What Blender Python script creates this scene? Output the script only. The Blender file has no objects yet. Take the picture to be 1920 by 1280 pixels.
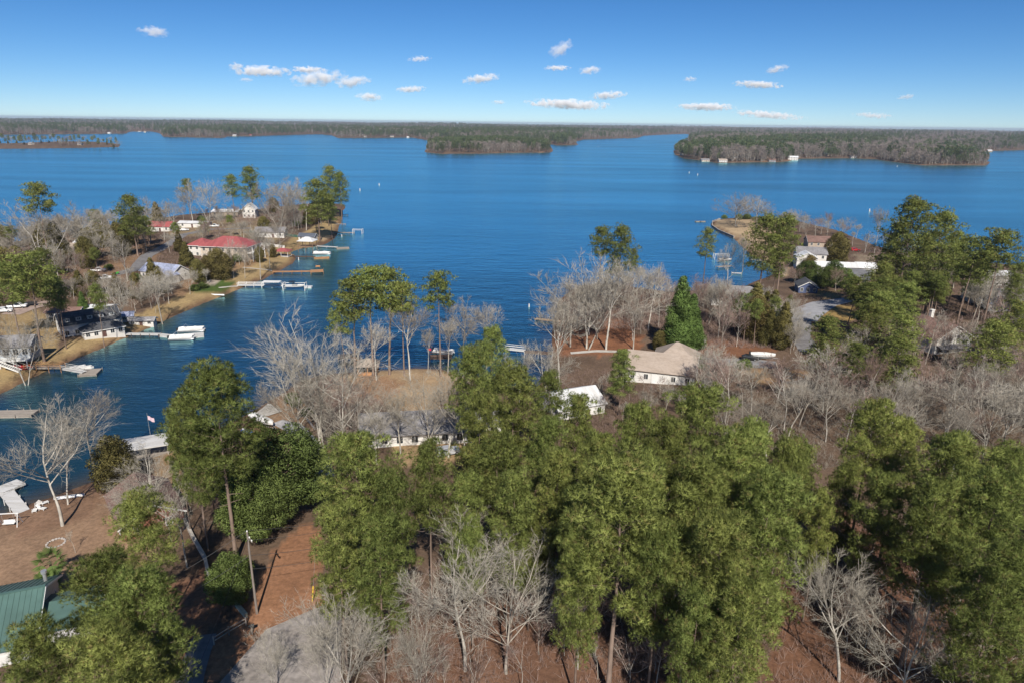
import bpy, bmesh, math, random
import numpy as np
from mathutils import Matrix, Vector, Euler

random.seed(7)
rng = np.random.default_rng(7)
R = math.radians
SC = bpy.context.scene
COL = SC.collection

# ------------------------------------------------------------------ camera
CAM_H, PITCH, ROLL, LENS = 65.0, 17.75, 0.72, 24.0
cam_data = bpy.data.cameras.new('camera')
cam_data.lens = LENS
cam_data.sensor_width = 36.0
cam_data.clip_start = 0.5
cam_data.clip_end = 120000.0
camera = bpy.data.objects.new('camera', cam_data)
COL.objects.link(camera)
CAM_R = Matrix.Rotation(R(90 - PITCH), 3, 'X') @ Matrix.Rotation(R(ROLL), 3, 'Z')
camera.matrix_world = Matrix.Translation((0, 0, CAM_H)) @ CAM_R.to_4x4()
SC.camera = camera

# ------------------------------------------------------------------ sky and sun
SUN_EL, SUN_AZ = 41.0, 9.0      # sun behind the viewer, a little to the right
sun_dir = Vector((math.sin(R(SUN_AZ)) * math.cos(R(SUN_EL)), -math.cos(R(SUN_AZ)) * math.cos(R(SUN_EL)), math.sin(R(SUN_EL))))
world = bpy.data.worlds.new('World')
SC.world = world
world.use_nodes = True
wn = world.node_tree
wn.nodes.clear()
w_out = wn.nodes.new('ShaderNodeOutputWorld')
w_bg = wn.nodes.new('ShaderNodeBackground')
w_sky = wn.nodes.new('ShaderNodeTexSky')
w_sky.sky_type = 'NISHITA'
w_sky.sun_disc = False
w_sky.sun_elevation = R(SUN_EL)
w_sky.sun_rotation = R(180 - SUN_AZ)
w_sky.altitude = 150.0
w_sky.air_density = 0.62
w_sky.dust_density = 0.0
w_sky.ozone_density = 7.0
w_bg.inputs['Strength'].default_value = 0.079
w_hs = wn.nodes.new('ShaderNodeHueSaturation')
w_hs.inputs['Saturation'].default_value = 1.16
wn.links.new(w_sky.outputs[0], w_hs.inputs['Color'])
wn.links.new(w_hs.outputs[0], w_bg.inputs[0])
wn.links.new(w_bg.outputs[0], w_out.inputs[0])
sun_data = bpy.data.lights.new('sun', 'SUN')
sun_data.energy = 5.0
sun_data.angle = R(0.53)
sun_data.color = (1.0, 0.95, 0.87)
sun = bpy.data.objects.new('sun', sun_data)
COL.objects.link(sun)
sun.rotation_euler = sun_dir.to_track_quat('Z', 'Y').to_euler()
sun.location = (0, -50, 150)
SC.view_settings.view_transform = 'Standard'
SC.view_settings.look = 'None'
SC.view_settings.gamma = 1.0
SC.view_settings.exposure = 0.27
SC.cycles.max_bounces = 5
SC.cycles.diffuse_bounces = 2
SC.cycles.glossy_bounces = 2
SC.cycles.transmission_bounces = 2
SC.cycles.volume_bounces = 0
SC.cycles.transparent_max_bounces = 6
SC.cycles.caustics_reflective = False
SC.cycles.caustics_refractive = False
SC.cycles.volume_max_steps = 128

# ------------------------------------------------------------------ from a photo point to a place
FPX = LENS / 36.0 * 1920.0
CR = np.array(CAM_R)
def ray(px, py):
    v = CR @ np.array([(px - 960.0) / FPX, -(py - 640.0) / FPX, -1.0])
    return v / np.linalg.norm(v)
def flat(px, py, z=0.0):
    v = ray(px, py)
    t = (z - CAM_H) / v[2]
    return np.array([v[0] * t, v[1] * t])
def project(p):
    q = CR.T @ (np.array(p, float) - np.array([0, 0, CAM_H]))
    return 960 + FPX * q[0] / -q[2], 640 - FPX * q[1] / -q[2]

def W(pts, z=0.0):
    return np.array([flat(x, y, z) for x, y in pts])

# ------------------------------------------------------------------ shorelines
PENINSULA = np.vstack([W([(-500, 905), (-150, 800), (0, 738), (60, 706), (130, 676), (190, 652), (235, 632), (285, 612), (335, 588),
    (385, 567), (430, 549), (470, 533), (515, 512), (548, 494), (556, 482), (540, 474), (560, 467), (590, 462), (610, 458), (625, 448), (632, 432),
    (638, 412), (646, 390), (643, 383), (600, 380), (545, 386), (480, 394), (400, 399), (330, 405), (260, 418), (150, 430),
    (60, 446), (0, 462), (-300, 500), (-900, 560)])])
MAIN = np.vstack([W([(-500, 1090), (-200, 1015), (0, 968), (60, 944), (150, 914), (185, 900), (235, 868), (300, 845), (380, 822), (450, 785),
    (485, 766), (512, 748), (536, 735), (560, 716), (600, 704), (640, 700), (680, 694), (730, 694), (780, 690), (830, 694), (870, 706), (920, 722),
    (970, 732), (1005, 728), (1028, 705), (1036, 670), (1036, 640), (1040, 600), (1048, 565), (1075, 540), (1130, 532), (1190, 540),
    (1260, 548), (1310, 545), (1345, 540), (1400, 536), (1440, 520), (1462, 508), (1440, 492), (1408, 478), (1390, 460), (1376, 446), (1348, 434),
    (1334, 424), (1336, 416), (1352, 411), (1420, 408), (1500, 416), (1580, 436), (1640, 462), (1720, 478), (1820, 490), (1920, 500),
    (2300, 530), (3000, 580)]), np.array([[420, 40], [420, -80], [-170, -80], [-170, 40]])])
FAR = np.vstack([W([(-2500, 256), (-900, 252), (0, 253), (120, 252), (235, 251), (244, 247), (285, 247), (300, 250), (306, 257), (420, 259), (426, 256), (470, 256),
    (520, 254), (600, 252), (622, 254), (634, 259), (700, 259), (772, 258), (800, 263), (900, 264), (1020, 268), (1045, 273), (1084, 272), (1092, 262),
    (1195, 259), (1206, 255), (1240, 253), (1288, 251.5), (1296, 256), (1290, 272), (1262, 283), (1266, 290), (1282, 297), (1330, 303), (1346, 306), (1400, 305),
    (1470, 304), (1500, 298), (1590, 297), (1640, 299), (1700, 307), (1730, 310.5), (1850, 310.5), (1857, 304), (1825, 298), (1812, 292),
    (1832, 289), (1850, 284), (1920, 281.5), (2600, 288), (4200, 300)]),
    np.array([[15000, 2000], [19000, 9000], [15000, 19000], [0, 21000], [-15000, 19000], [-19000, 9000]])])
ISLAND = W([(797, 286), (830, 289), (900, 288.5), (960, 287), (1032, 286.5), (1036, 281), (1025, 273), (900, 269.5), (805, 274)])
SPIT = W([(-700, 285), (0, 271), (100, 267), (200, 268), (226, 271), (222, 276), (150, 278), (60, 279), (0, 279.5), (-700, 300)])

def rough_line(poly, amp, step):
    out = []
    n = len(poly)
    for i in range(n):
        a, b = poly[i], poly[(i + 1) % n]
        L = np.linalg.norm(b - a)
        d = 0.5 * (np.linalg.norm(a) + np.linalg.norm(b))
        k = int(min(6, L / (step * max(1, d / 250))))
        out.append(a)
        if L > 3000:
            continue
        nrm = np.array([-(b - a)[1], (b - a)[0]]) / max(L, 1e-6)
        for j in range(1, k):
            out.append(a + (b - a) * j / k + nrm * random.uniform(-1, 1) * amp * max(1, d / 300))
    return np.array(out)
LANDS = [rough_line(PENINSULA, 0.7, 7), rough_line(MAIN, 0.7, 7), rough_line(FAR, 3, 30), rough_line(ISLAND, 1, 12), rough_line(SPIT, 1, 12)]

def signed(P):
    """distance to the shore, positive on land"""
    P = np.atleast_2d(P).astype(np.float64)
    best = np.full(len(P), -1e9)
    for poly in LANDS:
        lo, hi = poly.min(0), poly.max(0)
        gap = np.maximum(np.maximum(lo - P, P - hi), 0)
        gap = np.hypot(gap[:, 0], gap[:, 1])
        near = gap < 12
        best = np.maximum(best, np.where(near, -1e9, -gap))
        if not near.any():
            continue
        x, y = P[near, 0], P[near, 1]
        d2 = np.full(len(x), 1e18)
        ins = np.zeros(len(x), bool)
        n = len(poly)
        for i in range(n):
            ax, ay = poly[i]
            bx, by = poly[(i + 1) % n]
            dx, dy = bx - ax, by - ay
            ux, uy = x - ax, y - ay
            t = np.clip((ux * dx + uy * dy) / (dx * dx + dy * dy + 1e-12), 0, 1)
            d2 = np.minimum(d2, (ux - t * dx) ** 2 + (uy - t * dy) ** 2)
            if ay != by:
                ins ^= ((ay > y) != (by > y)) & (ux < dx / dy * uy)
        d = np.sqrt(d2)
        best[near] = np.maximum(best[near], np.where(ins, d, -d))
    return best

def wob(x, y, s, seed):
    r = np.random.default_rng(seed)
    o = 0
    for k in range(5):
        a = r.uniform(0, 6.28)
        f = (0.6 + 0.5 * k) / s
        o = o + np.sin((x * np.cos(a) + y * np.sin(a)) * f * 6.28 + r.uniform(0, 6.28)) / (1 + 0.4 * k)
    return o / 3.0

def height_from(P, s):
    x, y = P[:, 0], P[:, 1]
    d = np.hypot(x, y)
    land = 0.75 * (1 - np.exp(-np.maximum(s, 0) / 2.2)) + 6.0 * (1 - np.exp(-np.maximum(s, 0) / 75.0))
    land = land + wob(x, y, 60, 3) * 0.35 * np.clip(s / 25, 0, 1)
    far = np.clip((d - 1500) / 6000, 0, 1)
    land = land + far * (10 + 22 * wob(x, y, 3300, 5)) * np.clip(s / 400, 0, 1)
    return np.where(s > 0, land, np.maximum(-2.5, 0.14 * s))
def ground_at(px, py, up=0.0):
    """ground (plus a height) under a photo point"""
    z = 1.5 + up
    for _ in range(7):
        x, y = flat(px, py, z)
        z = 0.5 * z + 0.5 * (max(0.0, height(x, y)) + up)
    x, y = flat(px, py, z)
    return Vector((x, y, z - up))

# ------------------------------------------------------------------ node helpers
def new_mat(name):
    m = bpy.data.materials.new(name)
    m.use_nodes = True
    nt = m.node_tree
    return m, nt, nt.nodes['Principled BSDF']
def N(nt, t, **kw):
    n = nt.nodes.new(t)
    for k, v in kw.items():
        if k in n.inputs:
            n.inputs[k].default_value = v
        else:
            setattr(n, k, v)
    return n
def mixc(nt, fac, a, b, mode='MIX'):
    n = nt.nodes.new('ShaderNodeMix')
    n.data_type = 'RGBA'
    n.blend_type = mode
    for s, v in ((0, fac), (6, a), (7, b)):
        if hasattr(v, 'is_linked') or hasattr(v, 'links'):
            nt.links.new(v, n.inputs[s])
        elif s == 0:
            n.inputs[0].default_value = v
        else:
            n.inputs[s].default_value = (*v, 1.0) if len(v) == 3 else v
    return n.outputs[2]
def ramp(nt, src, stops):
    n = nt.nodes.new('ShaderNodeValToRGB')
    e = n.color_ramp.elements
    while len(e) < len(stops):
        e.new(0.5)
    for k, (p, c) in enumerate(stops):
        e[k].position = p
        e[k].color = (c, c, c, 1) if not hasattr(c, '__len__') else (*c, 1)
    nt.links.new(src, n.inputs[0])
    return n.outputs[0]

MATS = {}
def mat(name, col, rough=0.75, var=0.18, scale=1.5, metal=0.0, bump=0.0, stretch=None):
    """a painted or weathered surface: base colour broken up by two noises"""
    if name in MATS:
        return MATS[name]
    m, nt, b = new_mat(name)
    tc = N(nt, 'ShaderNodeTexCoord')
    src = tc.outputs['Object']
    if stretch:
        mp = N(nt, 'ShaderNodeMapping')
        mp.inputs['Scale'].default_value = stretch
        nt.links.new(src, mp.inputs[0])
        src = mp.outputs[0]
    n1 = N(nt, 'ShaderNodeTexNoise', Scale=scale, Detail=6.0)
    nt.links.new(src, n1.inputs['Vector'])
    n2 = N(nt, 'ShaderNodeTexNoise', Scale=scale * 0.17, Detail=3.0)
    nt.links.new(src, n2.inputs['Vector'])
    lo = tuple(c * (1 - var) for c in col)
    hi = tuple(min(1, c * (1 + var)) for c in col)
    c1 = mixc(nt, ramp(nt, n1.outputs[0], [(0.3, 0.0), (0.7, 1.0)]), lo, hi)
    c2 = mixc(nt, ramp(nt, n2.outputs[0], [(0.35, 0.0), (0.65, 1.0)]), c1, tuple(c * (1 - 0.7 * var) for c in (0.9, 0.88, 0.85)), 'MULTIPLY')
    nt.links.new(c2, b.inputs['Base Color'])
    b.inputs['Roughness'].default_value = rough
    b.inputs['Metallic'].default_value = metal
    if bump:
        bp = N(nt, 'ShaderNodeBump', Strength=bump, Distance=0.05)
        nt.links.new(n1.outputs[0], bp.inputs['Height'])
        nt.links.new(bp.outputs[0], b.inputs['Normal'])
    MATS[name] = m
    return m

# ------------------------------------------------------------------ mesh helpers
def mesh_np(name, V, F, material=None, smooth=False):
    me = bpy.data.meshes.new(name)
    V = np.asarray(V, np.float32)
    F = np.asarray(F, np.int32)
    k = F.shape[1]
    me.vertices.add(len(V))
    me.vertices.foreach_set('co', V.ravel())
    me.loops.add(F.size)
    me.loops.foreach_set('vertex_index', F.ravel())
    me.polygons.add(len(F))
    me.polygons.foreach_set('loop_start', np.arange(0, F.size, k, dtype=np.int32))
    if smooth:
        me.polygons.foreach_set('use_smooth', np.ones(len(F), bool))
    me.update(calc_edges=True)
    if material:
        me.materials.append(material)
    return me
def add(name, me, parent=None, loc=None, rz=None):
    o = bpy.data.objects.new(name, me)
    COL.objects.link(o)
    if parent:
        o.parent = parent
    if loc is not None:
        o.location = loc
    if rz is not None:
        o.rotation_euler = (0, 0, rz)
    return o
def tag(o, label=None, cat=None, group=None, kind=None):
    if label: o['label'] = label
    if cat: o['category'] = cat
    if group: o['group'] = group
    if kind: o['kind'] = kind
    return o
def thing(name, label, cat, loc, rz=0.0, group=None):
    o = add(name, None, None, loc, rz)
    o.empty_display_size = 0.5
    return tag(o, label, cat, group)

class MB:
    """collects boxes, prisms and tubes into one mesh"""
    def __init__(s):
        s.v, s.f = [], []
    def poly(s, pts, faces):
        o = len(s.v)
        s.v += [tuple(p) for p in pts]
        s.f += [tuple(i + o for i in f) for f in faces]
        return s
    def box(s, x0, x1, y0, y1, z0, z1):
        p = [(x0, y0, z0), (x1, y0, z0), (x1, y1, z0), (x0, y1, z0), (x0, y0, z1), (x1, y0, z1), (x1, y1, z1), (x0, y1, z1)]
        return s.poly(p, [(0, 3, 2, 1), (4, 5, 6, 7), (0, 1, 5, 4), (1, 2, 6, 5), (2, 3, 7, 6), (3, 0, 4, 7)])
    def bar(s, a, b, w, h=None, up=(0, 0, 1)):
        h = h or w
        a, b = Vector(a), Vector(b)
        d = (b - a).normalized()
        u = Vector(up)
        if abs(d.dot(u)) > 0.95:
            u = Vector((0, 1, 0))
        sx = d.cross(u).normalized() * (w / 2)
        sy = sx.cross(d).normalized() * (h / 2)
        p = [a - sx - sy, a + sx - sy, a + sx + sy, a - sx + sy, b - sx - sy, b + sx - sy, b + sx + sy, b - sx + sy]
        return s.poly(p, [(0, 3, 2, 1), (4, 5, 6, 7), (0, 1, 5, 4), (1, 2, 6, 5), (2, 3, 7, 6), (3, 0, 4, 7)])
    def tube(s, pts, radii, n=6, cap=True):
        pts = [Vector(p) for p in pts]
        rings = []
        for i, p in enumerate(pts):
            d = (pts[min(i + 1, len(pts) - 1)] - pts[max(i - 1, 0)]).normalized()
            u = Vector((0, 0, 1)) if abs(d.z) < 0.9 else Vector((1, 0, 0))
            a = d.cross(u).normalized()
            b = d.cross(a)
            r = radii[i] if hasattr(radii, '__len__') else radii
            rings.append([p + (a * math.cos(6.28319 * k / n) + b * math.sin(6.28319 * k / n)) * r for k in range(n)])
        o = len(s.v)
        for rg in rings:
            s.v += [tuple(q) for q in rg]
        for i in range(len(pts) - 1):
            for k in range(n):
                k2 = (k + 1) % n
                s.f.append((o + i * n + k, o + i * n + k2, o + (i + 1) * n + k2, o + (i + 1) * n + k))
        if cap:
            s.f.append(tuple(o + k for k in reversed(range(n))))
            s.f.append(tuple(o + (len(pts) - 1) * n + k for k in range(n)))
        return s
    def prism(s, outline, y0, y1):
        """an outline in x-z pushed along y"""
        n = len(outline)
        p = [(x, y0, z) for x, z in outline] + [(x, y1, z) for x, z in outline]
        f = [tuple(range(n)), tuple(reversed(range(n, 2 * n)))]
        f += [(i, n + i, n + (i + 1) % n, (i + 1) % n) for i in range(n)]
        return s.poly(p, f)
    def slab(s, outline, z0, z1):
        """an outline in x-y pushed up"""
        n = len(outline)
        p = [(x, y, z0) for x, y in outline] + [(x, y, z1) for x, y in outline]
        f = [tuple(reversed(range(n))), tuple(range(n, 2 * n))]
        f += [(i, (i + 1) % n, n + (i + 1) % n, n + i) for i in range(n)]
        return s.poly(p, f)
    def mesh(s, name, m, smooth=False):
        me = bpy.data.meshes.new(name)
        me.from_pydata(s.v, [], s.f)
        if smooth:
            for p in me.polygons:
                p.use_smooth = True
        me.materials.append(m)
        bm = bmesh.new()
        bm.from_mesh(me)
        bmesh.ops.recalc_face_normals(bm, faces=bm.faces)
        bm.to_mesh(me)
        bm.free()
        return me
    def build(s, name, m, parent=None, loc=None, rz=None, smooth=False):
        return add(name, s.mesh(name, m, smooth), parent, loc, rz)

# ------------------------------------------------------------------ the ground: one sheet from under the viewer to the horizon
def polar(az0, az1, naz, r0, r1, nr):
    az = np.linspace(R(az0), R(az1), naz)
    rr = r0 * (r1 / r0) ** np.linspace(0, 1, nr)
    A, Q = np.meshgrid(az, rr)
    P = np.stack([Q.ravel() * np.sin(A.ravel()), Q.ravel() * np.cos(A.ravel())], 1)
    i, j = np.meshgrid(np.arange(nr - 1), np.arange(naz - 1), indexing='ij')
    a = (i * naz + j).ravel()
    F = np.stack([a, a + 1, a + naz + 1, a + naz], 1)
    return P, F
GAZ, GNA, GR0, GR1, GNR = 72.0, 440, 12.0, 19500.0, 400
GP, GF = polar(-GAZ, GAZ, GNA, GR0, GR1, GNR)
GS = signed(GP)
GZ = height_from(GP, GS)
GZ2, GS2 = GZ.reshape(GNR, GNA), GS.reshape(GNR, GNA)
def lookup(x, y, grid):
    a = min(max((math.degrees(math.atan2(x, y)) + GAZ) / (2 * GAZ) * (GNA - 1), 0), GNA - 1.001)
    q = min(max(math.log(max(1.0, math.hypot(x, y)) / GR0) / math.log(GR1 / GR0) * (GNR - 1), 0), GNR - 1.001)
    i, j = int(q), int(a)
    u, v = q - i, a - j
    return float((grid[i, j] * (1 - v) + grid[i, j + 1] * v) * (1 - u) + (grid[i + 1, j] * (1 - v) + grid[i + 1, j + 1] * v) * u)
def height(x, y):
    return lookup(x, y, GZ2)
def shore(x, y):
    return lookup(x, y, GS2)

LITTER, YARD, DRY, SAND, MUD, LAWN = (0.138, 0.094, 0.066), (0.285, 0.185, 0.12), (0.36, 0.26, 0.13), (0.42, 0.31, 0.19), (0.155, 0.085, 0.052), (0.075, 0.115, 0.028)
COVER = np.tile(np.array(LITTER), (len(GP), 1))
gd = np.hypot(GP[:, 0], GP[:, 1])
mott = wob(GP[:, 0], GP[:, 1], 22, 9)[:, None]
COVER = COVER * (1 + 0.25 * mott)
def inside(P, poly):
    x, y = P[:, 0], P[:, 1]
    ins = np.zeros(len(P), bool)
    for i in range(len(poly)):
        ax, ay = poly[i]
        bx, by = poly[(i + 1) % len(poly)]
        if ay != by:
            ins ^= ((ay > y) != (by > y)) & (x < (bx - ax) * (y - ay) / (by - ay) + ax)
    return ins
def paint(px_poly, col, amt=1.0, edge=1.6):
    poly = np.array([ground_at(x, y)[:2] for x, y in px_poly])
    j = np.stack([wob(GP[:, 0], GP[:, 1], 6, 21), wob(GP[:, 0], GP[:, 1], 6, 22)], 1) * edge
    k = inside(GP + j, poly)
    COVER[k] = COVER[k] * (1 - amt) + np.array(col) * amt * (1 + 0.12 * mott[k])
# the peninsula across the cove
paint([(-100, 760), (0, 735), (130, 674), (300, 604), (470, 531), (548, 492), (560, 470), (630, 440), (640, 400), (560, 440), (500, 470), (440, 500), (420, 520), (330, 560), (230, 600), (130, 645), (0, 690), (-100, 720)], DRY)
paint([(0, 590), (60, 580), (110, 600), (105, 660), (60, 670), (0, 640)], DRY, 0.8)
paint([(330, 560), (420, 520), (470, 500), (500, 480), (430, 480), (340, 520)], (0.30, 0.19, 0.11), 0.8)
paint([(120, 440), (260, 430), (300, 470), (270, 530), (200, 560), (110, 520)], (0.27, 0.17, 0.10), 0.75)
paint([(300, 425), (480, 405), (540, 430), (520, 455), (400, 440), (320, 445)], (0.30, 0.23, 0.13), 0.7)
paint([(366, 548), (380, 535), (415, 524), (443, 527), (432, 545), (400, 552)], LAWN, 1.0, 0.4)
paint([(358, 528), (375, 520), (415, 522), (412, 530), (380, 537)], (0.40, 0.34, 0.29), 1.0, 0.3)
paint([(590, 455), (625, 448), (615, 442), (592, 446)], SAND)
# the near left shore
paint([(-200, 1040), (0, 962), (150, 914), (215, 892), (300, 1010), (250, 1100), (60, 1170), (-200, 1250)], YARD)
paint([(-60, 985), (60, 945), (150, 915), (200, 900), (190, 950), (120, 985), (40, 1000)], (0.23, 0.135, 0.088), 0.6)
paint([(280, 860), (345, 835), (420, 840), (400, 900), (320, 930)], (0.33, 0.22, 0.12), 0.9)
paint([(440, 900), (470, 890), (480, 920), (450, 930)], DRY, 0.8)
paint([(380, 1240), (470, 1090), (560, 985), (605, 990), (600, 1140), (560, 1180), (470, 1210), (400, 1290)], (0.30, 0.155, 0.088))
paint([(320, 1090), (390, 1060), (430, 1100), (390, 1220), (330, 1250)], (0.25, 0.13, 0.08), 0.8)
paint([(455, 800), (512, 748), (560, 725), (620, 790), (625, 860), (580, 880)], (0.26, 0.165, 0.098))
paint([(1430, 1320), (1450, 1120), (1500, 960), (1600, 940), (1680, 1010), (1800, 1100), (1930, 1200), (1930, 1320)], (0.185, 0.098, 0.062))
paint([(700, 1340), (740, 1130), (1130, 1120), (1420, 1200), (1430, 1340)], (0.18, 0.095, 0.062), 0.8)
# the point with the cabin
paint([(630, 708), (700, 694), (850, 692), (880, 730), (860, 775), (760, 770), (640, 760)], (0.40, 0.28, 0.165))
paint([(640, 720), (700, 698), (760, 720), (720, 760), (650, 745)], (0.30, 0.17, 0.10), 0.7)
paint([(735, 830), (870, 800), (890, 830), (850, 870), (760, 880)], (0.36, 0.25, 0.14), 0.9)
# right of the cove
paint([(1040, 665), (1036, 612), (1080, 590), (1180, 600), (1210, 650), (1180, 665), (1090, 668)], (0.25, 0.115, 0.062))
paint([(1290, 640), (1420, 640), (1460, 660), (1440, 668), (1300, 668)], (0.24, 0.11, 0.06), 0.8)
paint([(1380, 685), (1460, 690), (1520, 700), (1500, 725), (1420, 715)], (0.31, 0.2, 0.105))
paint([(1540, 585), (1570, 572), (1600, 575), (1610, 600), (1570, 612), (1538, 605)], (0.34, 0.23, 0.09))
paint([(1500, 540), (1560, 545), (1590, 560), (1540, 560)], DRY, 0.8)
paint([(1334, 424), (1340, 414), (1400, 412), (1450, 430), (1470, 470), (1480, 520), (1450, 520), (1462, 508), (1408, 478), (1376, 446)], SAND)
paint([(1600, 478), (1660, 480), (1680, 500), (1620, 500)], (0.30, 0.24, 0.17), 0.8)
paint([(1820, 520), (1930, 520), (1930, 580), (1840, 570)], (0.28, 0.2, 0.13), 0.8)
# bare reddish bank above the water, wherever the shore is
bank = np.clip(1 - np.abs(GS - 1.0) / 2.2, 0, 1)[:, None] * (gd < 900)[:, None] * 0.8
COVER = COVER * (1 - bank) + np.array(MUD) * bank
fb = np.clip(1 - np.abs(GS - 1) / 4.0, 0, 1)[:, None] * np.clip(0.35 + wob(GP[:, 0], GP[:, 1], 160, 41), 0, 1)[:, None] * (gd >= 900)[:, None]
COVER = COVER * (1 - fb) + np.array((0.33, 0.19, 0.11)) * fb

gm, nt, b = new_mat('ground_cover')
at_ = N(nt, 'ShaderNodeVertexColor', layer_name='cover')
geo = N(nt, 'ShaderNodeNewGeometry')
n1 = N(nt, 'ShaderNodeTexNoise', Scale=1.6, Detail=8.0, Roughness=0.7)
n2 = N(nt, 'ShaderNodeTexNoise', Scale=0.16, Detail=5.0, Roughness=0.6)
nt.links.new(geo.outputs['Position'], n1.inputs['Vector'])
nt.links.new(geo.outputs['Position'], n2.inputs['Vector'])
c = mixc(nt, 1.0, at_.outputs[0], ramp(nt, n1.outputs[0], [(0.28, 0.62), (0.72, 1.3)]), 'MULTIPLY')
c = mixc(nt, 1.0, c, ramp(nt, n2.outputs[0], [(0.3, (0.78, 0.76, 0.74)), (0.7, (1.14, 1.12, 1.08))]), 'MULTIPLY')
nt.links.new(c, b.inputs['Base Color'])
b.inputs['Roughness'].default_value = 0.95
b.inputs['Specular IOR Level'].default_value = 0.1
bp = N(nt, 'ShaderNodeBump', Strength=0.6, Distance=0.15)
nt.links.new(n1.outputs[0], bp.inputs['Height'])
nt.links.new(bp.outputs[0], b.inputs['Normal'])
gme = mesh_np('ground', np.column_stack([GP, GZ]), GF, gm, True)
ca = gme.color_attributes.new('cover', 'FLOAT_COLOR', 'POINT')
ca.data.foreach_set('color', np.column_stack([COVER, np.ones(len(GP))]).astype(np.float32).ravel())
ground = tag(add('ground', gme), kind='structure')

# ------------------------------------------------------------------ the lake
wet = (GS[GF] < 4).any(1)
used = np.unique(GF[wet])
remap = np.full(len(GP), -1)
remap[used] = np.arange(len(used))
wm, nt, b = new_mat('lake_water')
geo = N(nt, 'ShaderNodeNewGeometry')
shal = N(nt, 'ShaderNodeAttribute', attribute_name='shallow')
big = N(nt, 'ShaderNodeMapping')
big.inputs['Scale'].default_value = (0.0022, 0.011, 1)
big.inputs['Rotation'].default_value = (0, 0, R(6))
nt.links.new(geo.outputs['Position'], big.inputs[0])
streak = N(nt, 'ShaderNodeTexNoise', Scale=1.0, Detail=4.0, Roughness=0.55)
nt.links.new(big.outputs[0], streak.inputs['Vector'])
st = ramp(nt, streak.outputs[0], [(0.38, 0.0), (0.64, 1.0)])
rip = N(nt, 'ShaderNodeMapping')
rip.inputs['Scale'].default_value = (0.45, 1.0, 1)
rip.inputs['Rotation'].default_value = (0, 0, R(-8))
nt.links.new(geo.outputs['Position'], rip.inputs[0])
r1 = N(nt, 'ShaderNodeTexNoise', Scale=1.0, Detail=3.0, Roughness=0.55)
r2 = N(nt, 'ShaderNodeTexNoise', Scale=0.16, Detail=2.0)
nt.links.new(rip.outputs[0], r1.inputs['Vector'])
nt.links.new(rip.outputs[0], r2.inputs['Vector'])
b1 = N(nt, 'ShaderNodeBump', Strength=0.8, Distance=0.14)
nt.links.new(r1.outputs[0], b1.inputs['Height'])
b2 = N(nt, 'ShaderNodeBump', Strength=0.5, Distance=0.5)
nt.links.new(r2.outputs[0], b2.inputs['Height'])
nt.links.new(b1.outputs[0], b2.inputs['Normal'])
wc = mixc(nt, st, (0.009, 0.031, 0.052), (0.010, 0.040, 0.068))
wc = mixc(nt, shal.outputs['Fac'], wc, (0.085, 0.062, 0.036))
nt.nodes.remove(b)
wd = N(nt, 'ShaderNodeBsdfDiffuse')
nt.links.new(wc, wd.inputs['Color'])
wg = N(nt, 'ShaderNodeBsdfGlossy', Roughness=0.22)
wg.inputs['Color'].default_value = (0.52, 0.94, 0.98, 1)
fr = N(nt, 'ShaderNodeFresnel', IOR=1.33)
for nn in (wg, fr):
    nt.links.new(b2.outputs[0], nn.inputs['Normal'])
fm = N(nt, 'ShaderNodeMapRange')
fm.inputs['From Min'].default_value = 0.05
fm.inputs['From Max'].default_value = 0.34
fm.inputs['To Min'].default_value = 0.0
fm.inputs['To Max'].default_value = 0.86
nt.links.new(fr.outputs[0], fm.inputs['Value'])
wx = N(nt, 'ShaderNodeMixShader')
lane = N(nt, 'ShaderNodeMath', operation='MULTIPLY')
nt.links.new(fm.outputs[0], lane.inputs[0])
nt.links.new(ramp(nt, streak.outputs[0], [(0.3, 0.80), (0.5, 0.97), (0.7, 1.08)]), lane.inputs[1])
nt.links.new(lane.outputs[0], wx.inputs[0])
nt.links.new(wd.outputs[0], wx.inputs[1])
nt.links.new(wg.outputs[0], wx.inputs[2])
nt.links.new(wx.outputs[0], nt.nodes['Material Output'].inputs['Surface'])
wme = mesh_np('lake', np.column_stack([GP[used], np.zeros(len(used))]), remap[GF[wet]], wm, True)
sa = wme.attributes.new('shallow', 'FLOAT', 'POINT')
sa.data.foreach_set('value', (np.clip(1 + GS[used] / 7.0, 0, 1) ** 1.6 * 0.8).astype(np.float32))
tag(add('lake', wme), kind='structure')

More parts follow.
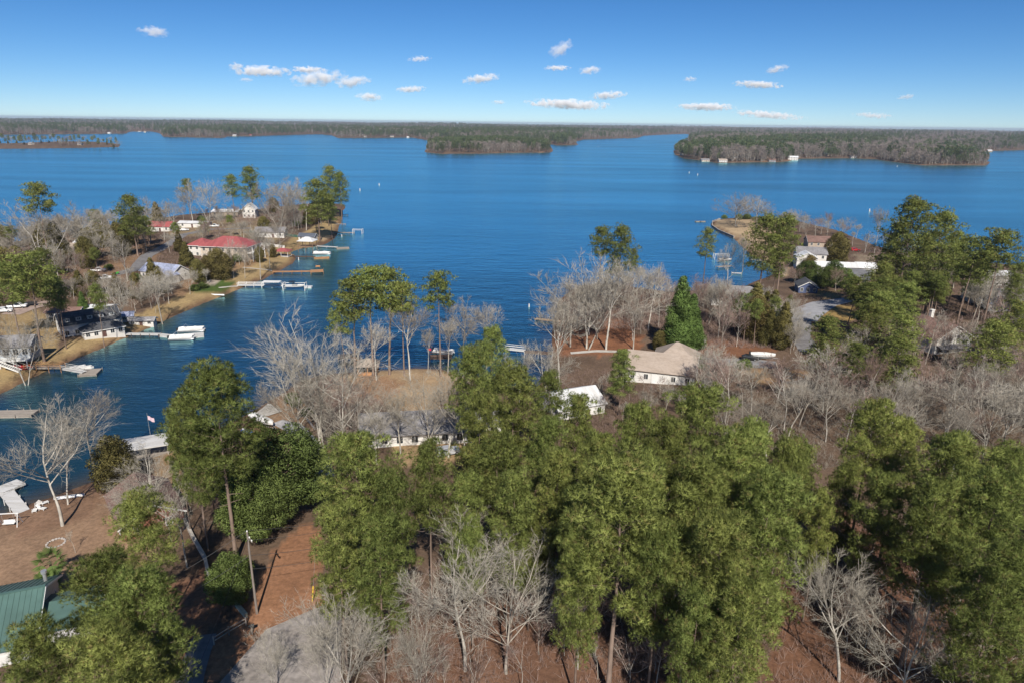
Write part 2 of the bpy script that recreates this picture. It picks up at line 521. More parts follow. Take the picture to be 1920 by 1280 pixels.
# ------------------------------------------------------------------ foliage and wood materials
def leaf_mat(name, col, var=0.3, trans=0.22, hue=0.03, dry=None):
    m, nt, b = new_mat(name)
    nt.nodes.remove(b)
    out = nt.nodes['Material Output']
    oi = N(nt, 'ShaderNodeObjectInfo')
    at = N(nt, 'ShaderNodeAttribute', attribute_name='tint')
    hsv = N(nt, 'ShaderNodeHueSaturation')
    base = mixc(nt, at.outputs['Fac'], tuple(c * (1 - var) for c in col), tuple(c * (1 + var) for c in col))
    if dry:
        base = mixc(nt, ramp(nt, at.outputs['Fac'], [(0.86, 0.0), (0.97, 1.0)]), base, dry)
    mr = N(nt, 'ShaderNodeMapRange')
    mr.inputs['To Min'].default_value = 0.5 - hue
    mr.inputs['To Max'].default_value = 0.5 + hue * 0.7
    nt.links.new(oi.outputs['Random'], mr.inputs['Value'])
    nt.links.new(mr.outputs[0], hsv.inputs['Hue'])
    wn_ = N(nt, 'ShaderNodeTexWhiteNoise', noise_dimensions='1D')
    nt.links.new(oi.outputs['Random'], wn_.inputs['W'])
    mv = N(nt, 'ShaderNodeMapRange')
    mv.inputs['To Min'].default_value = 0.76
    mv.inputs['To Max'].default_value = 1.32
    nt.links.new(wn_.outputs['Value'], mv.inputs['Value'])
    nt.links.new(mv.outputs[0], hsv.inputs['Value'])
    nt.links.new(base, hsv.inputs['Color'])
    d = N(nt, 'ShaderNodeBsdfDiffuse')
    t = N(nt, 'ShaderNodeBsdfTranslucent')
    mx = N(nt, 'ShaderNodeMixShader')
    mx.inputs[0].default_value = trans
    for s in (d, t):
        nt.links.new(hsv.outputs[0], s.inputs['Color'])
    nt.links.new(d.outputs[0], mx.inputs[1])
    nt.links.new(t.outputs[0], mx.inputs[2])
    nt.links.new(mx.outputs[0], out.inputs['Surface'])
    return m
def bark_mat(name, col, var=0.3, scale=1.2, stretch=(3, 3, 0.6)):
    m, nt, b = new_mat(name)
    tc = N(nt, 'ShaderNodeTexCoord')
    mp = N(nt, 'ShaderNodeMapping')
    mp.inputs['Scale'].default_value = stretch
    nt.links.new(tc.outputs['Object'], mp.inputs[0])
    n = N(nt, 'ShaderNodeTexNoise', Scale=scale, Detail=5.0)
    nt.links.new(mp.outputs[0], n.inputs['Vector'])
    oi = N(nt, 'ShaderNodeObjectInfo')
    c = mixc(nt, ramp(nt, n.outputs[0], [(0.3, 0.0), (0.7, 1.0)]), tuple(x * (1 - var) for x in col), tuple(x * (1 + var) for x in col))
    c = mixc(nt, 1.0, c, ramp(nt, oi.outputs['Random'], [(0.0, (0.74, 0.70, 0.66)), (0.4, (0.96, 0.94, 0.91)), (1.0, (1.2, 1.19, 1.17))]), 'MULTIPLY')
    nt.links.new(c, b.inputs['Base Color'])
    b.inputs['Roughness'].default_value = 0.9
    b.inputs['Specular IOR Level'].default_value = 0.15
    return m
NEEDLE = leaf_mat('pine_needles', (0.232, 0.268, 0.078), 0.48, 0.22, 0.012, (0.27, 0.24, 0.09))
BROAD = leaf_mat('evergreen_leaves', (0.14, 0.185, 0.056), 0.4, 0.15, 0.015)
CEDAR = leaf_mat('cedar_foliage', (0.20, 0.17, 0.062), 0.35, 0.15, 0.02)
PALMLEAF = leaf_mat('palm_leaves', (0.12, 0.17, 0.05), 0.3, 0.2, 0.01)
PINEBARK = bark_mat('pine_bark', (0.21, 0.155, 0.125))
GREYBARK = bark_mat('pale_bark', (0.43, 0.40, 0.35))
TWIG = bark_mat('twig_bark', (0.35, 0.32, 0.27), 0.2)
TWIGRED = bark_mat('reddish_twig_bark', (0.27, 0.195, 0.165), 0.25)
FARTWIG = leaf_mat('far_bare_twigs', (0.235, 0.2, 0.17), 0.3, 0.1, 0.02)
FARNEEDLE = leaf_mat('far_pine_needles', (0.10, 0.125, 0.058), 0.35, 0.1, 0.03)

# ------------------------------------------------------------------ trees as segments and blades
def segs_mesh(S, n=3):
    """S rows: p0(3) p1(3) r0 r1 -> little tapered tubes"""
    S = np.asarray(S, float)
    p0, p1, r0, r1 = S[:, :3], S[:, 3:6], S[:, 6], S[:, 7]
    d = p1 - p0
    d = d / (np.linalg.norm(d, axis=1, keepdims=True) + 1e-9)
    u = np.where(np.abs(d[:, 2:3]) < 0.9, np.array([[0, 0, 1.0]]), np.array([[1.0, 0, 0]]))
    a = np.cross(d, u)
    a /= np.linalg.norm(a, axis=1, keepdims=True) + 1e-9
    bb = np.cross(d, a)
    V = np.zeros((len(S), 2 * n, 3))
    for k in range(n):
        c, s_ = math.cos(2 * math.pi * k / n), math.sin(2 * math.pi * k / n)
        V[:, k] = p0 + (a * c + bb * s_) * r0[:, None]
        V[:, n + k] = p1 + (a * c + bb * s_) * r1[:, None]
    base = (np.arange(len(S)) * 2 * n)[:, None]
    F = np.concatenate([base + np.array([[k, (k + 1) % n, n + (k + 1) % n, n + k]]) for k in range(n)])
    return V.reshape(-1, 3), F
def blades(C, D, L, w, r):
    """one long triangle per row: centre, direction, length, width"""
    n = len(C)
    side = np.cross(D, r.normal(size=(n, 3)))
    side /= np.linalg.norm(side, axis=1, keepdims=True) + 1e-9
    L = np.asarray(L).reshape(-1, 1) if hasattr(L, '__len__') else L
    w = np.asarray(w).reshape(-1, 1) if hasattr(w, '__len__') else w
    V = np.stack([C - side * w / 2, C + side * w / 2, C + D * L], 1).reshape(-1, 3)
    return V, np.arange(3 * n).reshape(-1, 3)
def face_out(me, V, F, nrm, r, jitter):
    """turn every blade to face out of its clump and shade the clump as one rounded mass"""
    g = np.cross(V[F[:, 1]] - V[F[:, 0]], V[F[:, 2]] - V[F[:, 0]])
    nb = nrm + r.normal(0, jitter, nrm.shape)
    nb /= np.linalg.norm(nb, axis=1, keepdims=True) + 1e-9
    flip = (g * nb).sum(1) < 0
    F = F.copy()
    F[flip] = F[flip][:, [1, 0, 2]]
    return F, np.repeat(nb, 3, 0)
def unit(v):
    return v / (np.linalg.norm(v, axis=1, keepdims=True) + 1e-9)
def tinted(me, per_vert):
    a = me.attributes.new('tint', 'FLOAT', 'POINT')
    a.data.foreach_set('value', per_vert.astype(np.float32))
    return me

def make_pine(seed, h=26.0, start=0.5, spread=4.6, nb=46, clumps=4, tufts=16, bl=8, L=0.34, w=0.075, cr=0.85, flat_=0.6, lean=0.3, low=0.0):
    """loblolly: a straight bole, limbs in the upper part, needles in tufts on clumps at the limb ends"""
    r = np.random.default_rng(seed)
    S = []
    zs = np.linspace(0, h * 0.985, 9)
    bx = np.cumsum(r.normal(0, lean * 0.35, 9)) * np.linspace(0, 1, 9)
    by = np.cumsum(r.normal(0, lean * 0.35, 9)) * np.linspace(0, 1, 9)
    bx[0] = by[0] = 0
    R0 = 0.0115 * h
    rad = lambda z: R0 * (1 - 0.93 * (z / h)) + 0.12 * R0 * math.exp(-z / 0.7)
    ax = lambda z: np.array([np.interp(z, zs, bx), np.interp(z, zs, by), z])
    for i in range(8):
        S.append([*ax(zs[i]), *ax(zs[i + 1]), rad(zs[i]), rad(zs[i + 1])])
    T, CC = [], []
    az = r.uniform(0, 6.28)
    for i in range(nb):
        t = (i + r.uniform(0, 1)) / nb
        z = h * (start + (1 - start) * t * 0.985)
        az += 2.4 + r.normal(0, 0.35)
        prof = math.sqrt(max(0.02, 1 - ((t - 0.36) / 0.70) ** 2)) * (0.75 + 0.45 * r.random())
        ln = spread * prof
        el = R(-8 + 62 * t ** 1.3) + r.normal(0, 0.12)
        p0 = ax(z)
        dirh = np.array([math.cos(az), math.sin(az), 0])
        pts = [p0]
        for k in (0.35, 0.7, 1.0):
            e = el + 0.35 * k
            pts.append(p0 + dirh * ln * k * math.cos(el) + np.array([0, 0, ln * k * math.sin(e) * 0.9]) + r.normal(0, 0.08 * ln, 3) * k)
        rb = max(0.02, 0.30 * rad(z))
        for k in range(3):
            S.append([*pts[k], *pts[k + 1], rb * (1 - 0.28 * k), rb * (1 - 0.28 * (k + 1))])
        nc = max(1, int(round(clumps * (0.5 + 0.8 * prof))))
        for c in range(nc):
            f = 0.42 + 0.58 * (c + r.random()) / nc
            k = min(2, int(f * 3))
            q = pts[k] + (pts[k + 1] - pts[k]) * (f * 3 - k)
            q = q + r.normal(0, 0.22 * ln * (0.4 + 0.6 * f), 3) * np.array([1, 1, 0.45])
            S.append([*(pts[k] * 0.5 + pts[k + 1] * 0.5), *q, rb * 0.35, rb * 0.12])
            CC.append((q, dirh))
    for _ in range(3):
        CC.append((ax(h * 0.97) + r.normal(0, 0.35, 3), np.array([0, 0, 0.2])))
    for _ in range(int(5 + low)):
        z = h * r.uniform(0.25, start)
        a = r.uniform(0, 6.28)
        l = r.uniform(0.5, 1.8)
        S.append([*ax(z), *(ax(z) + np.array([math.cos(a) * l, math.sin(a) * l, r.uniform(-0.3, 0.3)])), 0.05, 0.012])
    Cs, Ds, Ts, Ns = [], [], [], []
    for q, dh in CC:
        m = max(3, int(tufts * r.uniform(0.6, 1.4)))
        o = r.normal(0, 1, (m, 3))
        o[:, 2] = np.abs(o[:, 2]) * np.where(r.random(m) < 0.22, -0.7, 1.0)
        o = o / (np.linalg.norm(o, axis=1, keepdims=True)) * (r.random((m, 1)) ** 0.22)
        rr = cr * r.uniform(0.65, 1.3)
        pos = q + o * np.array([rr, rr, rr * flat_])
        axis = unit(o * np.array([1.0, 1.0, 0.9]) + np.array([0, 0, 0.4]) + dh * 0.15)
        tv = np.clip(0.5 + 0.26 * o[:, 2] + r.normal(0, 0.16, m) + r.normal(0, 0.12), 0, 1)  # random tone per tuft, plus the light on clump tops put into the colour
        C = np.repeat(pos, bl, 0)
        D = unit(np.repeat(axis, bl, 0) + r.normal(0, 0.5, (m * bl, 3)))
        Cs.append(C + D * 0.02); Ds.append(D); Ts.append(np.repeat(tv, bl * 3)); Ns.append(np.repeat(unit(o), bl, 0))
    C, D = np.concatenate(Cs), np.concatenate(Ds)
    V, F = blades(C, D, L * r.uniform(0.7, 1.25, len(C)), w, r)
    F, vn = face_out(None, V, F, np.concatenate(Ns), r, 0.38)
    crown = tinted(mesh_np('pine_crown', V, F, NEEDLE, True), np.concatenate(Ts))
    crown.normals_split_custom_set_from_vertices(vn)
    V, F = segs_mesh(S, 6)
    return mesh_np('pine_trunk', V, F, PINEBARK, True), crown, h

def make_bare(seed, h=17.0, fork=0.28, limbs=6, spread=0.42, n2=8, n3=6, n4=6, thin=1.0, twig_w=0.035, twig_m=TWIG, stems=1, up=0.5):
    """a leafless hardwood: bole, limbs, branches and a haze of twigs"""
    r = np.random.default_rng(seed)
    S, T = [], []
    R0 = 0.0105 * h * thin
    def grow(p, d, ln, r0, r1, k, bend, lift):
        pts = [p]
        for i in range(k):
            d = d + r.normal(0, bend, 3) + np.array([0, 0, lift])
            d = d / np.linalg.norm(d)
            pts.append(pts[-1] + d * ln / k)
        rr = np.linspace(r0, r1, k + 1)
        for i in range(k):
            S.append([*pts[i], *pts[i + 1], rr[i], rr[i + 1]])
        return pts, rr, d
    def side(d, ang):
        a = np.cross(d, r.normal(size=3))
        a /= np.linalg.norm(a) + 1e-9
        v = d * math.cos(ang) + a * math.sin(ang)
        return v / np.linalg.norm(v)
    mains = []
    for s in range(stems):
        a = r.uniform(0, 6.28)
        tilt = 0.06 if stems == 1 else r.uniform(0.12, 0.4)
        d = np.array([math.cos(a) * tilt, math.sin(a) * tilt, 1.0])
        pts, rr, d = grow(np.array([0, 0, 0.0]) + (0 if stems == 1 else 0.3) * np.array([math.cos(a), math.sin(a), 0]), d / np.linalg.norm(d), h * fork, R0 / stems ** 0.4, R0 * 0.72 / stems ** 0.4, 4, 0.04, 0.02)
        nl = max(2, limbs // stems)
        leader, lr, _ = grow(pts[-1], d, h * (1 - fork) * 0.93, R0 * 0.6 / stems ** 0.4, 0.025, 7, 0.09, 0.05)
        mains.append((leader, lr))
        for i in range(nl):
            f = r.uniform(0, 0.45)
            k = int(f * 7)
            p = leader[k] + (leader[k + 1] - leader[k]) * (f * 7 - k)
            dd = side(np.array([0, 0, 1.0]), r.uniform(0.45, 1.0) * (0.55 + spread))
            ln = h * (1 - fork) * r.uniform(0.5, 0.8) * (1 - 0.4 * f)
            mp, mr, _ = grow(p, dd, ln, R0 * r.uniform(0.26, 0.42) / stems ** 0.3, 0.022, 6, 0.085, 0.05 + 0.05 * up)
            mains.append((mp, mr))
    for pts, rr in mains:
        k_ = len(pts) - 1
        tot = sum(np.linalg.norm(pts[i + 1] - pts[i]) for i in range(k_))
        for j in range(n2):
            f = 0.25 + 0.73 * (j + r.random()) / n2
            i = min(k_ - 1, int(f * k_))
            p = pts[i] + (pts[i + 1] - pts[i]) * (f * k_ - i)
            d = pts[i + 1] - pts[i]
            d = d / np.linalg.norm(d)
            ln = tot * (0.42 * (1.1 - f)) * r.uniform(0.7, 1.3) + 0.04 * h
            p2, r2, _ = grow(p, side(d, r.uniform(0.5, 0.95)), ln, max(0.016, rr[i] * 0.42), 0.012, 4, 0.10, 0.03 + 0.06 * up)
            for j3 in range(n3):
                f3 = 0.2 + 0.8 * (j3 + r.random()) / n3
                i3 = min(3, int(f3 * 4))
                q = p2[i3] + (p2[i3 + 1] - p2[i3]) * (f3 * 4 - i3)
                d3 = p2[i3 + 1] - p2[i3]
                d3 = d3 / np.linalg.norm(d3)
                l3 = (ln * 0.45 + 0.25) * r.uniform(0.5, 1.2)
                p3, r3, _ = grow(q, side(d3, r.uniform(0.4, 0.95)), l3, max(0.010, r2[i3] * 0.45), 0.007, 2, 0.12, 0.05 + 0.06 * up)
                for j4 in range(n4):
                    f4 = r.uniform(0.1, 1.0)
                    i4 = min(1, int(f4 * 2))
                    q4 = p3[i4] + (p3[i4 + 1] - p3[i4]) * (f4 * 2 - i4)
                    d4 = p3[i4 + 1] - p3[i4]
                    d4 = d4 / np.linalg.norm(d4)
                    T.append([*q4, *(side(d4, r.uniform(0.2, 0.9)) + np.array([0, 0, 0.25 * up])), l3 * r.uniform(0.4, 0.9)])
    cut = min(0.045, 0.3 * R0)
    big = [s for s in S if s[6] > cut]
    small = [s for s in S if s[6] <= cut]
    zmax = max(s[5] for s in S)
    V, F = segs_mesh(big, 6)
    trunk = mesh_np('bare_trunk', V * (h / zmax), F, GREYBARK, True)
    V1, F1 = segs_mesh(small, 3)
    T = np.array(T)
    V2, F2 = blades(T[:, :3], unit(T[:, 3:6]), T[:, 6], twig_w * r.uniform(0.6, 1.3, len(T)), r)
    F1 = np.concatenate([F1[:, [0, 1, 2]], F1[:, [0, 2, 3]]])
    crown = mesh_np('bare_crown', np.concatenate([V1, V2]) * (h / zmax), np.concatenate([F1, F2 + len(V1)]), twig_m)
    return trunk, crown, h

def make_leafy(seed, h=10.0, width=3.2, material=BROAD, n=26000, L=0.30, w=0.16, lobes=26, conic=0.0, base=0.06, trunk_r=0.2, ragged=1.0):
    """a dense evergreen: leaf blades on the skin and inside of many overlapping lobes"""
    r = np.random.default_rng(seed)
    lc, lr = [], []
    for i in range(lobes):
        t = (i + r.random()) / lobes
        z = h * (base + (0.97 - base) * t)
        if conic:
            prof = (1 - t) ** 0.75 * 0.95 + 0.06
        else:
            prof = math.sqrt(max(0.03, 1 - ((t - 0.42) / 0.62) ** 2))
        a = i * 2.4 + r.normal(0, 0.3)
        rad = width * prof
        rr = (rad * r.uniform(0.35, 0.55) + 0.25) * ragged
        lc.append([math.cos(a) * (rad - rr * 0.6) * r.uniform(0.5, 1.1), math.sin(a) * (rad - rr * 0.6) * r.uniform(0.5, 1.1), z])
        lr.append(rr)
    lc, lr = np.array(lc), np.array(lr)
    pick = r.choice(lobes, n, p=lr ** 2 / (lr ** 2).sum())
    o = unit(r.normal(size=(n, 3)))
    rad = lr[pick] * (1 - 0.35 * r.random(n) ** 2) * r.uniform(0.85, 1.12, n)
    pos = lc[pick] + o * rad[:, None] * np.array([1, 1, 0.85])
    pos[:, 2] = np.maximum(pos[:, 2], 0.1)
    D = unit(o + r.normal(0, 0.55, (n, 3)) + np.array([0, 0, 0.25]))
    V, F = blades(pos, D, L * r.uniform(0.6, 1.3, n), w, r)
    lobe_t = r.normal(0, 0.14, lobes)
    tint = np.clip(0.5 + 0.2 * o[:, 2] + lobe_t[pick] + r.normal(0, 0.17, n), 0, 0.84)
    F, vn = face_out(None, V, F, o, r, 0.38)
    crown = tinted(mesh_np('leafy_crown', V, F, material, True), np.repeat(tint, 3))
    crown.normals_split_custom_set_from_vertices(vn)
    S = [[0, 0, 0, 0, 0, h * 0.3, trunk_r, trunk_r * 0.8], [0, 0, h * 0.3, 0, 0, h * 0.8, trunk_r * 0.8, trunk_r * 0.25]]
    for i in range(0, lobes, 2):
        z0 = max(0.3, lc[i][2] * 0.7)
        S.append([0, 0, z0, *lc[i], trunk_r * 0.3, trunk_r * 0.1])
    V, F = segs_mesh(S, 6)
    return mesh_np('leafy_trunk', V, F, PINEBARK, True), crown, h

# near, middle and distant builds of each kind
PINE_N = [make_pine(11, 26, 0.46, 4.2, 40, 3, 50, 13, 0.46, 0.036, 1.15, 0.8),
          make_pine(12, 26, 0.54, 4.5, 36, 3, 54, 13, 0.46, 0.036, 1.2, 0.8),
          make_pine(13, 26, 0.40, 3.7, 44, 3, 48, 13, 0.44, 0.035, 1.1, 0.8),
          make_pine(14, 26, 0.58, 4.2, 30, 3, 56, 13, 0.48, 0.036, 1.2, 0.7, 0.7),
          make_pine(15, 26, 0.34, 4.3, 52, 3, 48, 13, 0.46, 0.036, 1.15, 0.85)]
PINE_M = [make_pine(21, 26, 0.50, 4.4, 40, 3, 28, 7, 0.44, 0.105, 1.2, 0.8),
          make_pine(22, 26, 0.62, 4.1, 30, 3, 30, 7, 0.44, 0.105, 1.25, 0.7, 0.6),
          make_pine(23, 26, 0.36, 4.5, 54, 3, 26, 7, 0.44, 0.105, 1.2, 0.85),
          make_pine(24, 26, 0.72, 4.0, 24, 3, 32, 7, 0.44, 0.105, 1.2, 0.6, 0.9)]
BARE_N = [make_bare(31, 17, 0.22, 8, 0.40, 9, 7, 8, 1.0, 0.019),
          make_bare(32, 17, 0.14, 9, 0.55, 9, 7, 8, 1.0, 0.019),
          make_bare(33, 17, 0.30, 7, 0.32, 9, 7, 8, 1.0, 0.019, stems=1, up=0.9),
          make_bare(34, 17, 0.10, 9, 0.35, 8, 7, 8, 1.0, 0.019, stems=3, up=0.9),
          make_bare(35, 17, 0.35, 6, 0.6, 9, 7, 8, 1.0, 0.019)]
BARE_M = [make_bare(41, 17, 0.25, 7, 0.45, 8, 7, 8, 1.1, 0.036, TWIG),
          make_bare(42, 17, 0.16, 8, 0.6, 8, 7, 8, 1.1, 0.036, TWIG),
          make_bare(43, 17, 0.34, 6, 0.34, 8, 7, 8, 1.1, 0.036, TWIG, up=0.9),
          make_bare(44, 17, 0.12, 9, 0.4, 8, 7, 8, 1.1, 0.036, TWIG, 3, 0.9),
          make_bare(45, 17, 0.2, 8, 0.5, 8, 7, 6, 1.0, 0.045, TWIGRED)]
THIN = [make_bare(51, 12, 0.45, 4, 0.3, 6, 4, 4, 0.6, 0.04, TWIG, up=0.8),
        make_bare(52, 12, 0.35, 5, 0.35, 6, 4, 4, 0.6, 0.04, TWIGRED, up=0.8),
        make_bare(53, 9, 0.08, 6, 0.5, 7, 5, 6, 0.6, 0.035, TWIGRED, 1, 0.7)]
OAK = [make_leafy(61, 12, 4.8, BROAD, 56000, 0.26, 0.10, 80, 0.0, 0.24, 0.22, 0.58), make_leafy(62, 12, 4.4, BROAD, 32000, 0.30, 0.13, 60, 0.0, 0.2, 0.2, 0.62)]
CED = [make_leafy(63, 9, 2.3, CEDAR, 26000, 0.26, 0.10, 34, 1.0), make_leafy(64, 9, 2.5, CEDAR, 20000, 0.28, 0.12, 30, 0.0, 0.04)]
SHRUB = [make_leafy(65, 2.2, 1.5, BROAD, 5000, 0.20, 0.11, 14, 0.0, 0.12, 0.06)]
GREENCONE = [make_leafy(66, 14, 3.6, leaf_mat('bright_evergreen_leaves', (0.13, 0.195, 0.055), 0.35, 0.2, 0.01), 42000, 0.30, 0.13, 44, 1.0)]
KINDS = {'pine': (PINE_N, PINE_M, 'pine_tree', 'pine tree'), 'bare': (BARE_N, BARE_M, 'bare_tree', 'bare tree'), 'thin': (THIN, THIN, 'bare_sapling', 'bare tree'),
         'oak': (OAK, OAK[1:], 'evergreen_tree', 'evergreen tree'), 'cedar': (CED, CED, 'cedar_tree', 'cedar tree'),
         'shrub': (SHRUB, SHRUB, 'evergreen_shrub', 'shrub'), 'cone': (GREENCONE, GREENCONE, 'evergreen_tree', 'evergreen tree')}
TREES = []
def plant(kind, pos, h, label, group=None, wide=1.0, variant=None, rz=None, tilt=(0, 0)):
    near, mid, name, cat = KINDS[kind]
    d = math.hypot(pos[0], pos[1])
    lib = near if d < 150 else mid
    k = random.randrange(len(lib)) if variant is None else variant % len(lib)
    tr, cr, h0 = lib[k]
    if kind == 'pine' and d < 150:
        wide *= 0.74
    s = h / h0
    root = thing(name, label, cat, (pos[0], pos[1], pos[2] - 0.1), random.uniform(0, 6.28) if rz is None else rz, group)
    root.rotation_euler = (tilt[0], tilt[1], root.rotation_euler[2])
    root.scale = (s * wide, s * wide, s)
    add('trunk', tr, root)
    add('crown', cr, root)
    TREES.append((name, d))
    return root
def tree(kind, x, yt, yb=None, h=None, label='', group=None, wide=1.0, variant=None, rz=None):
    """a tree whose top shows at photo point (x, yt); the foot's photo row (yb) or the height fixes how far off it stands"""
    if h is None:
        lo, hi = 2.0, 40.0
        for _ in range(18):
            m = 0.5 * (lo + hi)
            p = ground_at(x, yt, m)
            if project(p)[1] < yb:
                lo = m
            else:
                hi = m
        h = 0.5 * (lo + hi)
    p = ground_at(x, yt, h)
    return plant(kind, p, h, label, group, wide, variant, rz)

# ------------------------------------------------------------------ woods far across the water (one mass each)
def low_tree(seed, conifer):
    r = np.random.default_rng(seed)
    if conifer:
        n = 150
        t = r.random(n) ** 0.8
        z = 24 * (0.32 + 0.68 * t)
        rad = 3.6 * np.sqrt(np.clip(1 - ((t - 0.35) / 0.68) ** 2, 0.03, 1)) * r.random(n) ** 0.35
        L, w, m = 2.3, 1.25, FARNEEDLE
    else:
        n = 190
        t = r.random(n) ** 0.8
        z = 19 * (0.22 + 0.78 * t)
        rad = 4.4 * np.sqrt(np.clip(1 - ((t - 0.45) / 0.62) ** 2, 0.03, 1)) * r.random(n) ** 0.4
        L, w, m = 3.0, 0.5, FARTWIG
    a = r.uniform(0, 6.28, n)
    C = np.stack([rad * np.cos(a), rad * np.sin(a), z], 1)
    D = unit(np.stack([np.cos(a), np.sin(a), np.full(n, 0.35 if conifer else 1.3)], 1) + r.normal(0, 0.5, (n, 3)))
    V, F = blades(C, D, L * r.uniform(0.7, 1.3, n), w, r)
    tint = np.clip(0.45 + 0.35 * (t - 0.5) + r.normal(0, 0.2, n), 0, 0.84)
    tr = [[0, 0, 0, 0, 0, 20 if conifer else 13, 0.33, 0.12]]
    if not conifer:
        for k in range(5):
            aa = k * 1.3
            tr.append([0, 0, 6 + k, 3 * math.cos(aa), 3 * math.sin(aa), 13 + k, 0.16, 0.05])
    V2, F2 = segs_mesh(tr, 3)
    F2 = np.concatenate([F2[:, [0, 1, 2]], F2[:, [0, 2, 3]]])
    me = mesh_np('far_tree', np.concatenate([V, V2]), np.concatenate([F, F2 + len(V)]), m)
    me.materials.append(PINEBARK if conifer else GREYBARK)
    mi = np.zeros(len(F) + len(F2), np.int32)
    mi[len(F):] = 1
    me.polygons.foreach_set('material_index', mi)
    return tinted(me, np.concatenate([np.repeat(tint, 3), np.full(len(V2), 0.5)]))
far_col = bpy.data.collections.new('far_tree_kinds')
for k in range(6):
    o = bpy.data.objects.new('kind_%d' % k, low_tree(70 + k, k < 3))
    far_col.objects.link(o)
def wood(name, label, pts, zs, picks, scales, kinds=None):
    me = bpy.data.meshes.new(name)
    me.vertices.add(len(pts))
    me.vertices.foreach_set('co', np.column_stack([pts, zs]).astype(np.float32).ravel())
    for nm, typ, val in (('pick', 'INT', picks.astype(np.int32)), ('turn', 'FLOAT', rng.uniform(0, 6.28, len(pts)).astype(np.float32)), ('size', 'FLOAT', scales.astype(np.float32))):
        a = me.attributes.new(nm, typ, 'POINT')
        a.data.foreach_set('value', val)
    o = add(name, me)
    tag(o, label, 'woodland', kind='stuff')
    g = bpy.data.node_groups.new(name, 'GeometryNodeTree')
    g.interface.new_socket('Geometry', in_out='INPUT', socket_type='NodeSocketGeometry')
    g.interface.new_socket('Geometry', in_out='OUTPUT', socket_type='NodeSocketGeometry')
    gi, go = g.nodes.new('NodeGroupInput'), g.nodes.new('NodeGroupOutput')
    ci = g.nodes.new('GeometryNodeCollectionInfo')
    ci.inputs['Collection'].default_value = kinds or far_col
    ci.inputs['Separate Children'].default_value = True
    ci.inputs['Reset Children'].default_value = True
    io = g.nodes.new('GeometryNodeInstanceOnPoints')
    io.inputs['Pick Instance'].default_value = True
    def attr(nm, typ):
        n = g.nodes.new('GeometryNodeInputNamedAttribute')
        n.data_type = typ
        n.inputs['Name'].default_value = nm
        return n.outputs['Attribute']
    cx = g.nodes.new('ShaderNodeCombineXYZ')
    g.links.new(attr('turn', 'FLOAT'), cx.inputs['Z'])
    er = g.nodes.new('FunctionNodeEulerToRotation')
    g.links.new(cx.outputs[0], er.inputs[0])
    g.links.new(gi.outputs[0], io.inputs['Points'])
    g.links.new(ci.outputs[0], io.inputs['Instance'])
    g.links.new(attr('pick', 'INT'), io.inputs['Instance Index'])
    g.links.new(er.outputs[0], io.inputs['Rotation'])
    g.links.new(attr('size', 'FLOAT'), io.inputs['Scale'])
    g.links.new(io.outputs[0], go.inputs[0])
    md = o.modifiers.new('scatter', 'NODES')
    md.node_group = g
    return o
def scatter(az0, az1, r0, r1, per):
    """points spread so that they thin out with distance"""
    n = int((R(az1) - R(az0)) * math.log(r1 / r0) / per ** 2)
    a = rng.uniform(R(az0), R(az1), n)
    q = r0 * (r1 / r0) ** rng.random(n)
    return np.stack([q * np.sin(a), q * np.cos(a)], 1)
FAR_HOUSES = [(58, 268), (205, 249), (262, 246), (272, 247), (345, 249), (440, 252), (470, 253), (685, 256), (735, 256), (765, 257), (1298, 262), (1355, 299), (1410, 296), (1487, 294), (1692, 285), (1728, 279), (1798, 288), (1855, 282), (1660, 277), (1600, 291), (1322, 299), (1376, 295), (1448, 299), (1282, 287), (150, 269), (1548, 288)]
FH = np.array([flat(x, y, 1.0) for x, y in FAR_HOUSES])
def pick_kinds(P, bias):
    v = wob(P[:, 0], P[:, 1], 420, 31) + 0.6 * wob(P[:, 0], P[:, 1], 130, 32) + rng.normal(0, 0.28, len(P)) + bias
    return np.where(v > 0, rng.integers(0, 3, len(P)), rng.integers(3, 6, len(P)))
P = np.concatenate([scatter(-66, 66, 1200, 15000, 0.0085), scatter(-42, 42, 1250, 4200, 0.0072)])
S_ = signed(P)
keep = (S_ > 3) & (np.hypot(P[:, 0], P[:, 1]) > 1100)
P, S_ = P[keep], S_[keep]
for hxy in FH:
    v = P - hxy
    dd = np.linalg.norm(hxy)
    u = -hxy / dd
    along = v @ u
    across = np.abs(v @ np.array([-u[1], u[0]]))
    k = ~((along > -16) & (along < 38) & (across < 9))
    P, S_ = P[k], S_[k]
zz = height_from(P, S_)
isl = inside(P, np.array(ISLAND))
spt = inside(P, np.array(SPIT))
sz = rng.uniform(0.62, 1.22, len(P)) * np.where(S_ < 12, 0.8, 1.0)
main_ = ~isl & ~spt
rt = main_ & (P[:, 0] > np.hypot(P[:, 0], P[:, 1]) * math.sin(R(12.5)))
lf = main_ & ~rt
bias = np.where(rt, -0.22, 0.12)
kn = pick_kinds(P, bias)
wood('far_woods', 'mixed pine and bare woods along the far left and middle shore', P[lf], zz[lf], kn[lf], sz[lf])
wood('far_woods', 'greyish bare woods on the broad headland across the lake at right', P[rt], zz[rt], kn[rt], sz[rt])
Pi = rng.uniform(ISLAND.min(0), ISLAND.max(0), (9000, 2))
si = signed(Pi)
ok = inside(Pi, ISLAND) & (si > 2)
Pi, si = Pi[ok][:1500], si[ok][:1500]
wood('island_woods', 'dense woods covering the low island in mid lake', Pi, height_from(Pi, si), pick_kinds(Pi, 0.25), rng.uniform(0.62, 1.0, len(Pi)) * np.where(si < 8, 0.8, 1.0))

